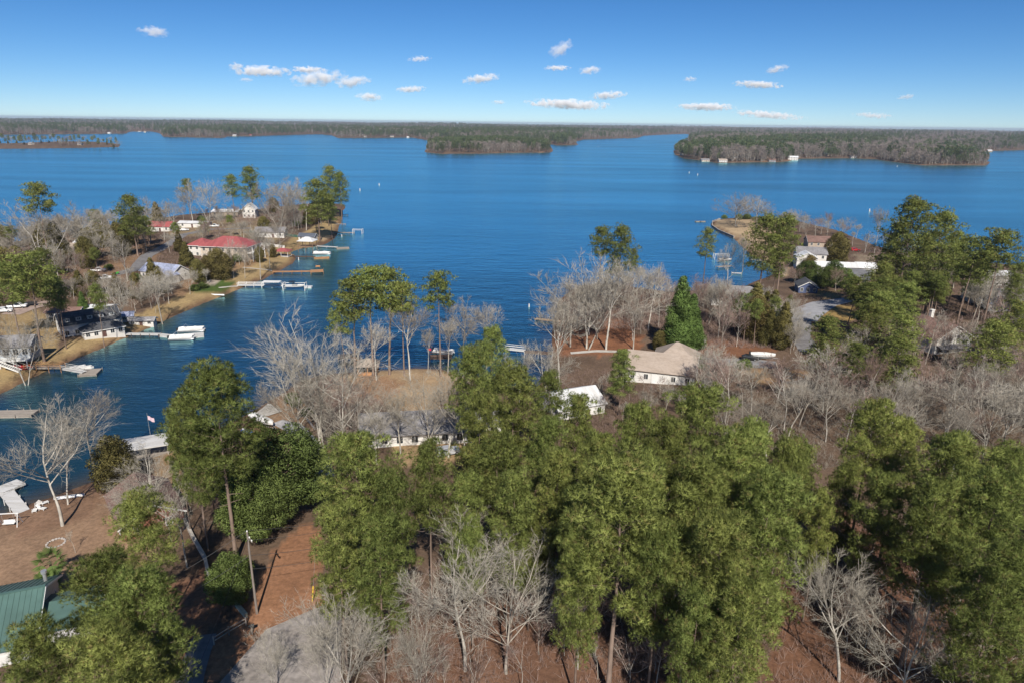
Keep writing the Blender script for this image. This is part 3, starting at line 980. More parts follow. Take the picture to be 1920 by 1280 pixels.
# ------------------------------------------------------------------ hazy air
hz = MB()
hz.box(-21000, 21000, -600, 22500, -4.0, 76.0)
hm = bpy.data.materials.new('hazy_air')
hm.use_nodes = True
hm.node_tree.nodes.clear()
ho = hm.node_tree.nodes.new('ShaderNodeOutputMaterial')
hv = hm.node_tree.nodes.new('ShaderNodeVolumePrincipled')
hv.inputs['Color'].default_value = (0.74, 0.85, 1.0, 1)
hv.inputs['Density'].default_value = 5.2e-5
hv.inputs['Anisotropy'].default_value = 0.2
hm.node_tree.links.new(hv.outputs[0], ho.inputs['Volume'])
tag(hz.build('haze', hm), kind='stuff')

# ------------------------------------------------------------------ roads, drives and paths laid on the ground
ASPHALT = mat('worn_asphalt', (0.20, 0.19, 0.19), 0.9, 0.22, 0.8, bump=0.2)
GRAVEL = mat('pale_gravel', (0.42, 0.40, 0.39), 0.95, 0.25, 1.6, bump=0.4)
CONCRETE = mat('concrete', (0.52, 0.48, 0.42), 0.9, 0.14, 0.7)
PALECON = mat('pale_concrete', (0.72, 0.70, 0.66), 0.85, 0.12, 0.5)
ZONES = []                      # places kept free of scattered trees: x, y, radius
def zone(x, y, r):
    ZONES.append((x, y, r))
def strip(name, pts, widths, m, lift=0.07, step=1.2):
    """a paved ribbon draped on the ground"""
    P = [ground_at(x, y) for x, y in pts]
    V, F, row = [], [], 0
    for i in range(len(P) - 1):
        n = max(2, int((P[i + 1] - P[i]).length / step))
        for k in range(n + (i == len(P) - 2)):
            t = k / n
            w = widths[i] + (widths[i + 1] - widths[i]) * t
            p = P[i].lerp(P[i + 1], t)
            d = P[i + 1] - P[i]
            if 0 < i and t < 0.5:
                d = d.normalized() * (0.5 + t) + (P[i] - P[i - 1]).normalized() * (0.5 - t)
            nrm = Vector((-d.y, d.x, 0)).normalized()
            q = 5
            for j in range(q + 1):
                s = (j / q - 0.5) * w + random.uniform(-0.08, 0.08) * (j in (0, q))
                x, y = p.x + nrm.x * s, p.y + nrm.y * s
                V.append((x, y, max(height(x, y), 0.0) + lift))
            zone(p.x, p.y, w * 0.6)
            if row:
                a = len(V) - 2 * (q + 1)
                for j in range(q):
                    F.append((a + j, a + j + 1, a + q + 2 + j, a + q + 1 + j))
            row += 1
    return tag(add(name, mesh_np(name, V, F, m, True)), kind='structure')
def patch(name, px_poly, m, lift=0.07, n=10):
    """a paved four-sided area draped on the ground"""
    c = [ground_at(x, y) for x, y in px_poly]
    V, F = [], []
    for i in range(n + 1):
        for j in range(n + 1):
            u, v = i / n, j / n
            p = c[0].lerp(c[1], u).lerp(c[3].lerp(c[2], u), v)
            V.append((p.x, p.y, max(height(p.x, p.y), 0) + lift))
            if i in (2, 5, 8) and j in (2, 5, 8):
                zone(p.x, p.y, (c[1] - c[0]).length * 0.2)
    for i in range(n):
        for j in range(n):
            a = i * (n + 1) + j
            F.append((a, a + n + 1, a + n + 2, a + 1))
    return tag(add(name, mesh_np(name, V, F, m, True)), kind='structure')
strip('driveway', [(520, 790), (548, 800), (575, 825), (600, 860), (612, 910)], [2.6, 4.2, 3.6, 3.6, 3.6], GRAVEL)
patch('boat_ramp', [(474, 779), (503, 756), (530, 771), (503, 780)], CONCRETE, 0.16)
patch('driveway', [(395, 1300), (500, 1180), (640, 1120), (640, 1300)], mat('leafy_drive', (0.31, 0.275, 0.25), 0.95, 0.28, 1.3, bump=0.3), 0.08)
strip('driveway', [(350, 1300), (365, 1240), (385, 1190)], [3.2, 3.0, 2.8], ASPHALT, 0.08)
patch('concrete_pad', [(-40, 1250), (-40, 1215), (100, 1188), (140, 1196)], PALECON, 0.1)
strip('lane', [(215, 515), (255, 505), (275, 480), (310, 462), (345, 440), (400, 430), (470, 428)], [5, 5.5, 5.5, 5, 5, 4.5, 4], ASPHALT)
strip('driveway', [(20, 590), (50, 577), (100, 566)], [6, 7, 6], mat('pinkish_gravel', (0.38, 0.28, 0.23), 0.95, 0.2, 1.2))
strip('road', [(1500, 600), (1515, 585), (1545, 570), (1590, 562), (1640, 560)], [10, 11, 9, 6, 6], mat('road_asphalt', (0.33, 0.325, 0.335), 0.9, 0.15, 0.6))
strip('road', [(1500, 600), (1500, 630), (1520, 660)], [7, 6, 6], ASPHALT)
strip('driveway', [(1305, 672), (1345, 678), (1400, 680), (1455, 684)], [4.5, 5, 8, 6], mat('grey_drive', (0.24, 0.235, 0.235), 0.9, 0.2, 1.0))
strip('path', [(1070, 662), (1120, 658), (1175, 660)], [2.0, 2.0, 2.0], CONCRETE)
strip('path', [(410, 540), (445, 537)], [1.2, 1.2], CONCRETE)
strip('path', [(455, 502), (510, 508)], [1.2, 1.2], CONCRETE)

# ------------------------------------------------------------------ houses
GLASS = bpy.data.materials.new('window_glass')
GLASS.use_nodes = True
gb = GLASS.node_tree.nodes['Principled BSDF']
gb.inputs['Base Color'].default_value = (0.03, 0.035, 0.04, 1)
gb.inputs['Roughness'].default_value = 0.08
TRIM = mat('white_trim', (0.78, 0.77, 0.74), 0.6, 0.06)
WHITEWALL = mat('white_siding', (0.70, 0.675, 0.63), 0.75, 0.1, 0.8, stretch=(0.4, 0.4, 5))
CREAM = mat('cream_stucco', (0.66, 0.56, 0.45), 0.8, 0.08, 0.8)
GREYWALL = mat('grey_siding', (0.36, 0.38, 0.40), 0.75, 0.12, 0.8, stretch=(0.4, 0.4, 5))
TANWALL = mat('tan_siding', (0.42, 0.34, 0.26), 0.8, 0.12)
BRICK = mat('brick_wall', (0.25, 0.10, 0.065), 0.85, 0.25, 3)
BLUEWALL = mat('blue_siding', (0.075, 0.10, 0.19), 0.75, 0.1)
def shingles(name, col, v=0.22):
    return mat(name, col, 0.9, v, 1.4, bump=0.25, stretch=(1, 1, 2.5))
def window_at(root, x, y, z, nx, ny, w, h, trim=TRIM):
    """a framed window set into a wall whose outward normal is (nx, ny)"""
    f = MB()
    t = 0.09
    f.box(-w / 2 - t, w / 2 + t, -0.05, 0.0, -h / 2 - t, -h / 2).box(-w / 2 - t, w / 2 + t, -0.05, 0.0, h / 2, h / 2 + t)
    f.box(-w / 2 - t, -w / 2, -0.05, 0, -h / 2, h / 2).box(w / 2, w / 2 + t, -0.05, 0, -h / 2, h / 2)
    f.box(-0.03, 0.03, -0.045, 0, -h / 2, h / 2)
    o = f.build('window', trim, root, (x, y, z), math.atan2(ny, nx) + math.pi / 2)
    MB().box(-w / 2, w / 2, -0.02, 0.012, -h / 2, h / 2).build('pane', GLASS, o)
    return o
def gable_block(root, W_, D_, wh, rise, wall_m, roof_m, ox=0, oy=0, z0=0.0, hip=False, over=0.45, axis='x', chimney=None, fascia=TRIM):
    """walls and roof of one block; the ridge runs along x (or y)"""
    hw, hd = W_ / 2, D_ / 2
    def tr(p):
        x, y, z = p
        return (ox + x, oy + y, z + z0) if axis == 'x' else (ox - y, oy + x, z + z0)
    w = MB()
    b0 = [(-hw, -hd, -1.2), (hw, -hd, -1.2), (hw, hd, -1.2), (-hw, hd, -1.2), (-hw, -hd, wh), (hw, -hd, wh), (hw, hd, wh), (-hw, hd, wh)]
    if hip:
        w.poly([tr(p) for p in b0], [(0, 1, 5, 4), (1, 2, 6, 5), (2, 3, 7, 6), (3, 0, 4, 7), (4, 5, 6, 7)])
    else:
        w.poly([tr(p) for p in b0] + [tr((-hw, 0, wh + rise - 0.05)), tr((hw, 0, wh + rise - 0.05))], [(0, 1, 5, 4), (2, 3, 7, 6), (1, 2, 6, 9, 5), (3, 0, 4, 8, 7)])
    w.build('wall', wall_m, root)
    r = MB()
    o, t = over, 0.16
    dz = rise * o / hd
    if hip:
        rx = max(0.3, hw - hd)
        top = [(-hw - o, -hd - o, wh - dz), (hw + o, -hd - o, wh - dz), (hw + o, hd + o, wh - dz), (-hw - o, hd + o, wh - dz), (-rx, 0, wh + rise), (rx, 0, wh + rise)]
        bot = [(x, y, z - t) for x, y, z in top[:4]]
        r.poly([tr(p) for p in top + bot], [(0, 1, 5, 4), (1, 2, 5), (2, 3, 4, 5), (3, 0, 4), (0, 6, 7, 1), (1, 7, 8, 2), (2, 8, 9, 3), (3, 9, 6, 0), (6, 9, 8, 7)])
    else:
        for s in (-1, 1):
            a = [(-hw - o, s * (hd + o), wh - dz), (hw + o, s * (hd + o), wh - dz), (hw + o, 0, wh + rise), (-hw - o, 0, wh + rise)]
            r.poly([tr(p) for p in a] + [tr((x, y, z + t)) for x, y, z in a], [(0, 1, 2, 3), (4, 5, 6, 7), (0, 1, 5, 4), (1, 2, 6, 5), (2, 3, 7, 6), (3, 0, 4, 7)])
    ro = r.build('roof', roof_m, root)
    if not hip and fascia:
        for sx in (-1, 1):
            for s in (-1, 1):
                MB().bar(tr((sx * (hw + o + 0.03), s * (hd + o), wh - dz - 0.03)), tr((sx * (hw + o + 0.03), s * 0.02, wh + rise - 0.03)), 0.06, 0.24).build('bargeboard', fascia, ro)
    if hip and fascia:
        q = [(-hw - o, -hd - o), (hw + o, -hd - o), (hw + o, hd + o), (-hw - o, hd + o)]
        for i in range(4):
            x0, y0 = q[i]
            x1, y1 = q[(i + 1) % 4]
            MB().bar(tr((x0, y0, wh - dz - 0.12)), tr((x1, y1, wh - dz - 0.12)), 0.08, 0.2).build('gutter', fascia, ro)
    if chimney:
        cx, cy, cm = chimney
        zc = wh + rise
        x, y, z = tr((cx, cy, 0))
        MB().box(x - 0.5, x + 0.5, y - 0.4, y + 0.4, z0 + wh * 0.6, z0 + zc + 1.5).box(x - 0.6, x + 0.6, y - 0.5, y + 0.5, z0 + zc + 1.5, z0 + zc + 1.7).build('chimney', cm, ro)
    return tr
def wins(root, tr, W_, D_, zs, nf=4, nside=2, w=1.0, h=1.3, door=True, axis='x', dm=None, back=False):
    hw, hd = W_ / 2, D_ / 2
    rot = lambda nx, ny: (nx, ny) if axis == 'x' else (-ny, nx)
    for z in zs:
        for i in range(nf):
            x = -hw + W_ * (i + 0.5) / nf
            if door and z == zs[0] and i == nf // 2:
                p = tr((x, -hd - 0.015, 0))
                d = MB().box(-0.5, 0.5, -0.05, 0.0, 0.0, 2.1).build('door', dm or mat('door_paint', (0.12, 0.06, 0.05), 0.5, 0.1), root, (p[0], p[1], p[2] + 0.05), math.atan2(*reversed(rot(0, -1))) + math.pi / 2)
                MB().box(0.34, 0.42, -0.1, -0.05, 0.95, 1.08).build('handle', TRIM, d)
                continue
            p = tr((x, -hd - 0.012, z))
            window_at(root, *p, *rot(0, -1), w, h)
        for s in (-1, 1):
            for i in range(nside):
                y = -hd + D_ * (i + 0.5) / nside
                p = tr((s * (hw + 0.012), y, z))
                window_at(root, *p, *rot(s, 0), w * 0.9, h)
def house_root(name, label, px, py, up, rz, r, cat='house', group=None):
    p = ground_at(px, py, up)
    z = min(height(p.x + dx, p.y + dy) for dx in (-3, 3) for dy in (-3, 3))
    zone(p.x, p.y, r)
    t = thing(name, label, cat, (p.x, p.y, max(0.1, z)), R(rz), group)
    return t
def simple(label, px, py, W_, D_, wh, rise, wm_, rm_, rz=0, hip=False, nf=4, ns=2, chimney=None, name='house', zs=None, axis='x', door=True, cat='house', group=None, over=0.45):
    t = house_root(name, label, px, py, wh + rise * 0.5, rz, 0.62 * max(W_, D_), cat, group)
    tr = gable_block(t, W_, D_, wh, rise, wm_, rm_, hip=hip, chimney=chimney, axis=axis, over=over)
    if nf:
        wins(t, tr, W_, D_, zs or ([1.7] if wh < 5 else [1.6, 4.4]), nf, ns, axis=axis, door=door)
    return t
RED = mat('red_metal_roof', (0.36, 0.095, 0.092), 0.6, 0.16, 1.0, stretch=(6, 0.3, 1))
DARKROOF = shingles('charcoal_shingles', (0.075, 0.077, 0.085))
GREYROOF = shingles('grey_shingles', (0.245, 0.235, 0.24))
TANROOF = shingles('tan_shingles', (0.40, 0.325, 0.265), 0.1)
BROWNROOF = shingles('brown_shingles', (0.21, 0.125, 0.10))
WHITEROOF = mat('white_metal_roof', (0.70, 0.70, 0.70), 0.5, 0.1, 0.8, stretch=(5, 0.3, 1))
TARP = mat('blue_grey_sheeting', (0.36, 0.39, 0.52), 0.45, 0.35, 1.1)
SLATE = shingles('slate_blue_shingles', (0.10, 0.115, 0.15))

# the peninsula across the cove
t = house_root('house', 'large cream two-storey house with a broad red hip roof', 432, 450, 8.0, -7, 17)
tr = gable_block(t, 22, 15, 6.6, 3.4, CREAM, RED, hip=True, over=0.8)
wins(t, tr, 22, 15, [1.8, 4.9], 7, 3, 1.1, 1.5)
tr = gable_block(t, 9, 10, 6.0, 2.4, WHITEWALL, RED, ox=-15.3, oy=1.5, hip=True, over=0.7)
wins(t, lambda p: (p[0] - 15.3, p[1] + 1.5, p[2]), 9, 10, [1.7, 4.5], 3, 2, door=False)
d = MB().box(11.1, 14.0, -6.5, 5.5, 3.2, 3.4)
for y in (-6.3, -2.4, 1.5, 5.3):
    d.box(13.7, 13.95, y - 0.12, y + 0.12, -1.0, 6.3)
d.box(13.8, 13.9, -6.4, 5.4, 4.2, 4.3)
d.build('balcony', TRIM, t)
t = house_root('house', 'house under shiny blue-grey roof sheeting, right of the lane end', 308, 500, 4.5, -22, 11)
tr = gable_block(t, 17, 9, 3.2, 2.8, WHITEWALL, TARP)
wins(t, tr, 17, 9, [1.7], 5, 2)
gable_block(t, 6.5, 9, 3.0, 2.2, WHITEWALL, TARP, ox=5.5, oy=-5.6, axis='y')
d = MB().box(2.4, 8.6, -11.6, -10.2, 2.5, 2.7)
for x in (2.5, 4.0, 5.5, 7.0, 8.5):
    d.box(x - 0.09, x + 0.09, -11.55, -11.37, -0.8, 2.5)
d.build('porch', TRIM, t)
simple('small low white house with a faded red roof, far end of the peninsula', 300, 419, 15, 8, 3.0, 2.2, WHITEWALL, RED, -4)
simple('narrow white two-storey house, its steep gable facing the viewer', 468, 386, 8, 8, 5.6, 3.6, WHITEWALL, WHITEROOF, 96, nf=2, ns=3)
simple('pale flat-roofed house left of the narrow white gable house', 425, 394, 17, 9, 3.0, 1.2, TANWALL, WHITEROOF, 3)
simple('long low white carport building beside the peninsula lane', 365, 416, 17, 7, 2.6, 0.8, WHITEWALL, WHITEROOF, -3, nf=3)
simple('white house half hidden by the bare trees behind the green fence', 508, 429, 16, 9, 3.0, 2.2, WHITEWALL, GREYROOF, 4)
simple('small white shed with a slate-blue roof by the tall shore pines', 577, 439, 9, 5, 2.5, 1.4, WHITEWALL, SLATE, -8, nf=3, ns=1, name='shed', cat='shed')
t = house_root('house', 'large charcoal-roofed house with a row of dormer windows above the shore', 166, 590, 5.6, 42, 12)
tr = gable_block(t, 16, 8, 4.2, 2.8, WHITEWALL, DARKROOF, oy=2.2)
wins(t, lambda p: (p[0], p[1] + 2.2, p[2]), 16, 8, [1.6], 6, 2)
tr = gable_block(t, 11, 5, 2.7, 1.5, WHITEWALL, DARKROOF, ox=2.2, oy=-4.4, hip=True)
wins(t, lambda p: (p[0] + 2.2, p[1] - 4.4, p[2]), 11, 5, [1.5], 5, 2)
for i in range(5):
    x = -6.0 + 3.0 * i
    dd = MB().box(x - 0.75, x + 0.75, -1.4, 1.2, 4.8, 6.0).build('dormer', GREYWALL, t)
    MB().box(x - 0.95, x + 0.95, -1.65, 1.5, 6.0, 6.15).build('roof', DARKROOF, dd)
    window_at(dd, x, -1.412, 5.4, 0, -1, 0.8, 0.8)
t = house_root('house', 'grey lake house raised on posts with white outside stairs, cut by the left edge', 14, 640, 5.5, 12, 10)
tr = gable_block(t, 13, 7.5, 3.2, 1.9, GREYWALL, GREYROOF, z0=2.2)
for i in range(6):
    window_at(t, -5.6 + 2.2 * i, -3.765, 3.9, 0, -1, 1.3, 1.7)
for i in range(3):
    window_at(t, 6.515, -2.4 + 2.4 * i, 3.9, 1, 0, 1.5, 1.9)
d = MB().box(-6.5, 6.6, -6.3, -3.8, 2.0, 2.2)
for x in (-6.3, -3.2, 0, 3.2, 6.4):
    d.box(x - 0.1, x + 0.1, -6.2, -6.0, -1.5, 2.0).box(x - 0.05, x + 0.05, -6.2, -6.1, 2.2, 3.2)
d.box(-6.5, 6.6, -6.22, -6.12, 3.1, 3.2)
d.build('deck', TRIM, t)
s = MB()
for k in range(9):
    s.box(1.0 + 0.45 * k, 1.5 + 0.45 * k, -8.6, -6.9, 1.95 - 0.25 * k, 2.02 - 0.25 * k)
s.bar((1.0, -6.85, 2.1), (5.2, -6.85, -0.2), 0.1, 0.35).bar((1.0, -8.65, 2.1), (5.2, -8.65, -0.2), 0.1, 0.35).bar((1.0, -8.65, 3.0), (5.2, -8.65, 0.8), 0.08, 0.1).bar((1.0, -6.85, 3.0), (5.2, -6.85, 0.8), 0.08, 0.1)
s.build('stairs', TRIM, t)
simple('small white garden shed with pale blue roof beside the charcoal-roofed house', 233, 586, 5, 3.6, 2.3, 0.9, WHITEWALL, TARP, 20, nf=1, ns=1, door=False, name='shed', cat='shed')
simple('long low white shed with a green door on the dry shore lawn', 266, 593, 7.5, 3, 2.2, 0.7, WHITEWALL, GREYROOF, 8, nf=3, ns=1, name='shed', cat='shed')
simple('white metal storage building behind the charcoal-roofed house', 187, 572, 8, 5, 3.0, 0.6, WHITEROOF, WHITEROOF, 5, nf=0, name='shed', cat='shed')
simple('low outbuilding with a brown roof behind the charcoal-roofed house', 122, 578, 10, 5, 2.3, 1.0, TANWALL, BROWNROOF, 6, nf=3, ns=1, name='shed', cat='shed')
simple('tan-roofed bungalow among bare trees on the left of the peninsula', 138, 460, 15, 9, 2.8, 2.0, CREAM, TANROOF, -10)
simple('small house with a white roof next to the tan-roofed bungalow', 163, 452, 10, 7, 2.8, 1.6, WHITEWALL, WHITEROOF, -8)
simple('white-roofed cottage at the left edge among bare trees', 18, 482, 14, 8, 2.7, 1.4, WHITEWALL, WHITEROOF, -6)

# the near left shore
simple('brown-roofed house screened by bare branches beside the olive cedar', 268, 925, 12, 9, 3.0, 2.6, BRICK, BROWNROOF, -52, nf=4)
t = house_root('house', 'building with a ribbed green metal roof, cut by the left edge', -104, 1146, 5.2, 22, 12)
GREENMETAL = mat('green_metal_roof', (0.085, 0.155, 0.135), 0.5, 0.12, 0.6)
tr = gable_block(t, 20, 13, 3.2, 2.9, WHITEWALL, GREENMETAL, over=0.5)
ribs = []
for s in (-1, 1):
    for k in range(35):
        x = -10.3 + 0.606 * k
        rb = MB()
        rb.bar((x, s * 6.95, 3.2 - 2.9 * 0.45 / 6.5 + 0.19), (x, s * 0.05, 6.1 + 0.17), 0.05, 0.06)
        rb.build('rib', GREENMETAL, t)
MB().bar((-10.5, 0, 6.32), (10.5, 0, 6.32), 0.4, 0.08).build('ridge_cap', GREENMETAL, t)
gable_block(t, 6, 7, 3.0, 1.3, WHITEWALL, GREENMETAL, ox=13.4, oy=-1.0)
MB().tube([(9.6, 3.4, 4.2), (9.6, 3.4, 6.0)], 0.22, 8).tube([(9.6, 3.4, 6.0), (9.6, 3.4, 6.35)], 0.36, 8).build('flue', mat('galvanised', (0.6, 0.6, 0.6), 0.35, 0.1, metal=0.6), t)
wins(t, tr, 20, 13, [1.6], 5, 3)

# round the cabin point
t = house_root('house', 'long white ranch house with a weathered grey roof behind bare branches', 790, 772, 5.0, 9, 15)
tr = gable_block(t, 24, 10.5, 2.9, 2.5, WHITEWALL, GREYROOF, chimney=(4.5, 0.9, BRICK), over=0.6)
wins(t, tr, 24, 10.5, [1.6], 8, 3, 1.2, 1.4)
tr = gable_block(t, 7, 6.5, 2.6, 1.9, WHITEWALL, GREYROOF, ox=14.8, oy=0.8)
wins(t, lambda p: (p[0] + 14.8, p[1] + 0.8, p[2]), 7, 6.5, [1.5], 3, 2, 1.4, 1.5, door=False)
simple('white metal-roofed house between the crowded pines and the cove', 1072, 735, 11.5, 10.5, 3.2, 2.2, WHITEWALL, WHITEROOF, 24, nf=4, ns=3)
t = house_root('house', 'pale house with a plain tan shingle roof and a hipped rear wing', 1243, 665, 6.0, -17, 13)
tr = gable_block(t, 17, 11, 3.6, 3.1, WHITEWALL, TANROOF, over=0.5)
wins(t, tr, 17, 11, [1.9], 5, 3)
gable_block(t, 11, 12, 3.4, 3.9, WHITEWALL, TANROOF, ox=3.0, oy=9.0, hip=True)
MB().box(-2, 2.2, -5.62, -5.51, 0.3, 2.8).build('garage_door', TRIM, t)
# right of the cove
t = house_root('house', 'grey hip-roofed house by the small boat inlet', 1388, 541, 4.5, -10, 12)
tr = gable_block(t, 18, 11, 2.9, 2.9, CREAM, GREYROOF, hip=True)
wins(t, tr, 18, 11, [1.6], 6, 3)
gable_block(t, 7, 7, 2.7, 1.7, WHITEWALL, GREYROOF, ox=-7.5, oy=-7.2, axis='y')
gable_block(t, 6, 6, 2.7, 1.6, CREAM, GREYROOF, ox=6.5, oy=-7.0, axis='y')
t = house_root('house', 'tall white house with grey roof behind the big shoreline pine', 1520, 468, 7, -12, 11)
tr = gable_block(t, 13, 10, 6.0, 2.4, WHITEWALL, GREYROOF)
wins(t, tr, 13, 10, [1.7, 4.6], 4, 2)
tr = gable_block(t, 7, 9, 5.2, 2.2, WHITEWALL, WHITEROOF, ox=-3.2, oy=-8.2, axis='y')
simple('brown-roofed house at the lake edge behind the tall white house', 1538, 447, 14, 9, 3.0, 2.4, TANWALL, BROWNROOF, -8)
simple('long narrow house with a pale metal roof and a porch rail', 1583, 494, 25, 7, 3.2, 1.5, WHITEWALL, WHITEROOF, -6, nf=8)
simple('garage with a pale roof at the right end of the long narrow house', 1622, 494, 8, 6, 2.8, 1.2, WHITEWALL, WHITEROOF, -6, nf=2, ns=1, name='garage', cat='garage')
simple('grey shingled gable house in front of the long pale-roofed house', 1600, 510, 12, 10, 3.0, 3.0, TANWALL, shingles('dark_grey_shingles', (0.15, 0.15, 0.16)), -25, nf=4)
simple('small dark blue cottage with white trimmed gable facing the viewer', 1513, 528, 8.5, 7, 2.9, 2.0, BLUEWALL, DARKROOF, 78, nf=2, ns=3)
t = house_root('house', 'white gabled house with a tall white chimney among bare trees', 1757, 612, 6, 18, 11)
tr = gable_block(t, 12, 13, 4.4, 3.6, WHITEWALL, BROWNROOF, axis='y', chimney=(4.5, -2.4, WHITEWALL))
d = MB().poly([(-6, -6.1, 2.6), (5, -6.1, 2.6), (5, -7.9, 2.0), (-6, -7.9, 2.0), (-6, -6.1, 2.75), (5, -6.1, 2.75), (5, -7.9, 2.15), (-6, -7.9, 2.15)], [(0, 1, 2, 3), (4, 5, 6, 7), (0, 1, 5, 4), (1, 2, 6, 5), (2, 3, 7, 6), (3, 0, 4, 7)])
d.build('porch_roof', GREYROOF, t)
for x in (-4.5, -1.5, 1.5, 4.2):
    window_at(t, x, -6.015, 1.4, 0, -1, 1.2, 1.4)
for x in (-1.5, 1.5):
    window_at(t, x, -6.015, 4.6, 0, -1, 1.0, 1.2)
simple('plain white house between pine trunks near the right edge', 1868, 510, 10, 8, 5.2, 1.2, WHITEWALL, WHITEROOF, -4)
simple('tan-roofed house at the right edge behind the plain white house', 1905, 520, 14, 8, 2.8, 1.6, CREAM, TANROOF, -4)
simple('brown-roofed low house at the right edge below the tan roof', 1900, 541, 13, 8, 2.6, 1.5, TANWALL, BROWNROOF, -6)
simple('house with a bluish white roof at the right edge above the bare wood', 1888, 562, 12, 8, 2.8, 1.8, WHITEWALL, TARP, -20)
simple('grey-roofed house screened by grey twigs left of the right-edge roofs', 1848, 545, 12, 9, 2.8, 2.2, GREYWALL, GREYROOF, -15)

# houses along the far shores
FARL = ['pale cottage at the left end of the narrow far spit', 'tiny pale house on the far shore above the spit', 'white house at the back of the small far inlet', 'second white house at the back of the small far inlet',
        'grey house under trees on the small wooded far point', 'white house right of the small wooded far point', 'red-roofed house alone on the far left shore', 'cream house on the far shore left of the island',
        'tan house on the far shore nearest left of the island', 'low white house just left of the island trees', 'cottage at the mouth of the narrow far channel', 'cream house at the tip of the far right headland',
        'low tan house on the sandy front of the far right headland', 'large white two-storey house on the far right headland', 'small white house deep in the far right woods', 'white house with a tall gable in the far right woods',
        'pale house near the far right headland point', 'pale house on the far right shore beyond the point', 'tiny white house high in the far right woods', 'low white cottage right of the large white headland house', 'small cream cottage left of the tip house on the far right headland', 'grey-roofed cottage between the tip house and the low tan house', 'pale cottage right of the low tan house on the headland shore', 'tiny cabin at the extreme left corner of the far right headland', 'second pale cottage on the narrow far spit, farther right', 'tan cottage among trees left of the headland shore bend']
for i, ((x, y), lb) in enumerate(zip(FAR_HOUSES, FARL)):
    big = i in (13, 15)
    simple(lb, x, y, 19 if big else 9 + 3 * (i % 3), 8, 5.8 if big else 2.8 + 0.8 * (i % 2), 2.4, [CREAM, TANWALL, GREYWALL, WHITEWALL][i % 4] if i not in (1, 2, 3, 9, 13) else WHITEWALL,
           RED if i == 6 else [GREYROOF, WHITEROOF, BROWNROOF, TANROOF][i % 4], (i * 37) % 30 - 15, nf=4, ns=2)

# ------------------------------------------------------------------ docks, piers and what stands on them
WOOD = mat('weathered_planks', (0.36, 0.31, 0.26), 0.9, 0.2, 2.0, stretch=(0.4, 6, 1))
ORANGEWOOD = mat('new_cedar_planks', (0.46, 0.24, 0.11), 0.85, 0.18, 2.0, stretch=(0.4, 6, 1))
DARKWOOD = mat('dark_planks', (0.12, 0.075, 0.055), 0.9, 0.2, 2.0)
PALEWOOD = mat('pale_dock_boards', (0.60, 0.585, 0.56), 0.8, 0.12, 2.0, stretch=(0.4, 6, 1))
STEEL = mat('dock_steel', (0.5, 0.52, 0.53), 0.4, 0.1, metal=0.4)
def wat(px, py, z=0.0):
    p = flat(px, py, z)
    return Vector((p[0], p[1], 0))
def dock(label, pts, width, m, z=0.9, rail=False, post_m=None, step=3.0, name='dock', both=True, posts=True, float_=False):
    """a walk on posts through photo points; each post is a part"""
    P = [wat(x, y, z) for x, y in pts]
    o = P[0]
    t = thing(name, label, 'dock', (o.x, o.y, 0))
    post_m = post_m or m
    pm = MB().tube([(0, 0, -2.0), (0, 0, z + (1.05 if rail else 0.25))], 0.09, 6).mesh('post', post_m)
    for i in range(len(P) - 1):
        a, b_ = P[i] - o, P[i + 1] - o
        a.z = b_.z = z
        d = (b_ - a).normalized()
        nrm = Vector((-d.y, d.x, 0))
        zone(*(P[i])[:2], 2); zone(*(P[i + 1])[:2], 2)
        w = width[i] if hasattr(width, '__len__') else width
        L = (b_ - a).length
        k = max(3, int(L / 0.9))
        dk = MB()
        for j in range(k):            # deck boards in short bays
            p, q = a.lerp(b_, j / k), a.lerp(b_, (j + 1) / k - 0.02 / k)
            dk.bar(p - Vector((0, 0, 0.06)), q - Vector((0, 0, 0.06)), w, 0.09)
        dk.bar(a - Vector((0, 0, 0.2)) + nrm * (w / 2 - 0.1), b_ - Vector((0, 0, 0.2)) + nrm * (w / 2 - 0.1), 0.1, 0.2).bar(a - Vector((0, 0, 0.2)) - nrm * (w / 2 - 0.1), b_ - Vector((0, 0, 0.2)) - nrm * (w / 2 - 0.1), 0.1, 0.2)
        if float_:
            dk.bar(a - Vector((0, 0, 0.5)), b_ - Vector((0, 0, 0.5)), w * 0.92, 0.6)
        dk.build('deck', m, t)
        n = max(1, int(L / step))
        for j in range(n + 1):
            for s in (-1, 1):
                if posts:
                    p = a.lerp(b_, j / n) + nrm * s * (w / 2 + 0.1)
                    add('post', pm, t, (p.x, p.y, 0))
        if rail:
            for s in ((-1, 1) if both else (1,)):
                off = nrm * s * (w / 2 + 0.06)
                for hh in (0.5, 1.0):
                    MB().bar(a + off + Vector((0, 0, hh)), b_ + off + Vector((0, 0, hh)), 0.07, 0.1).build('rail', post_m, t)
    return t
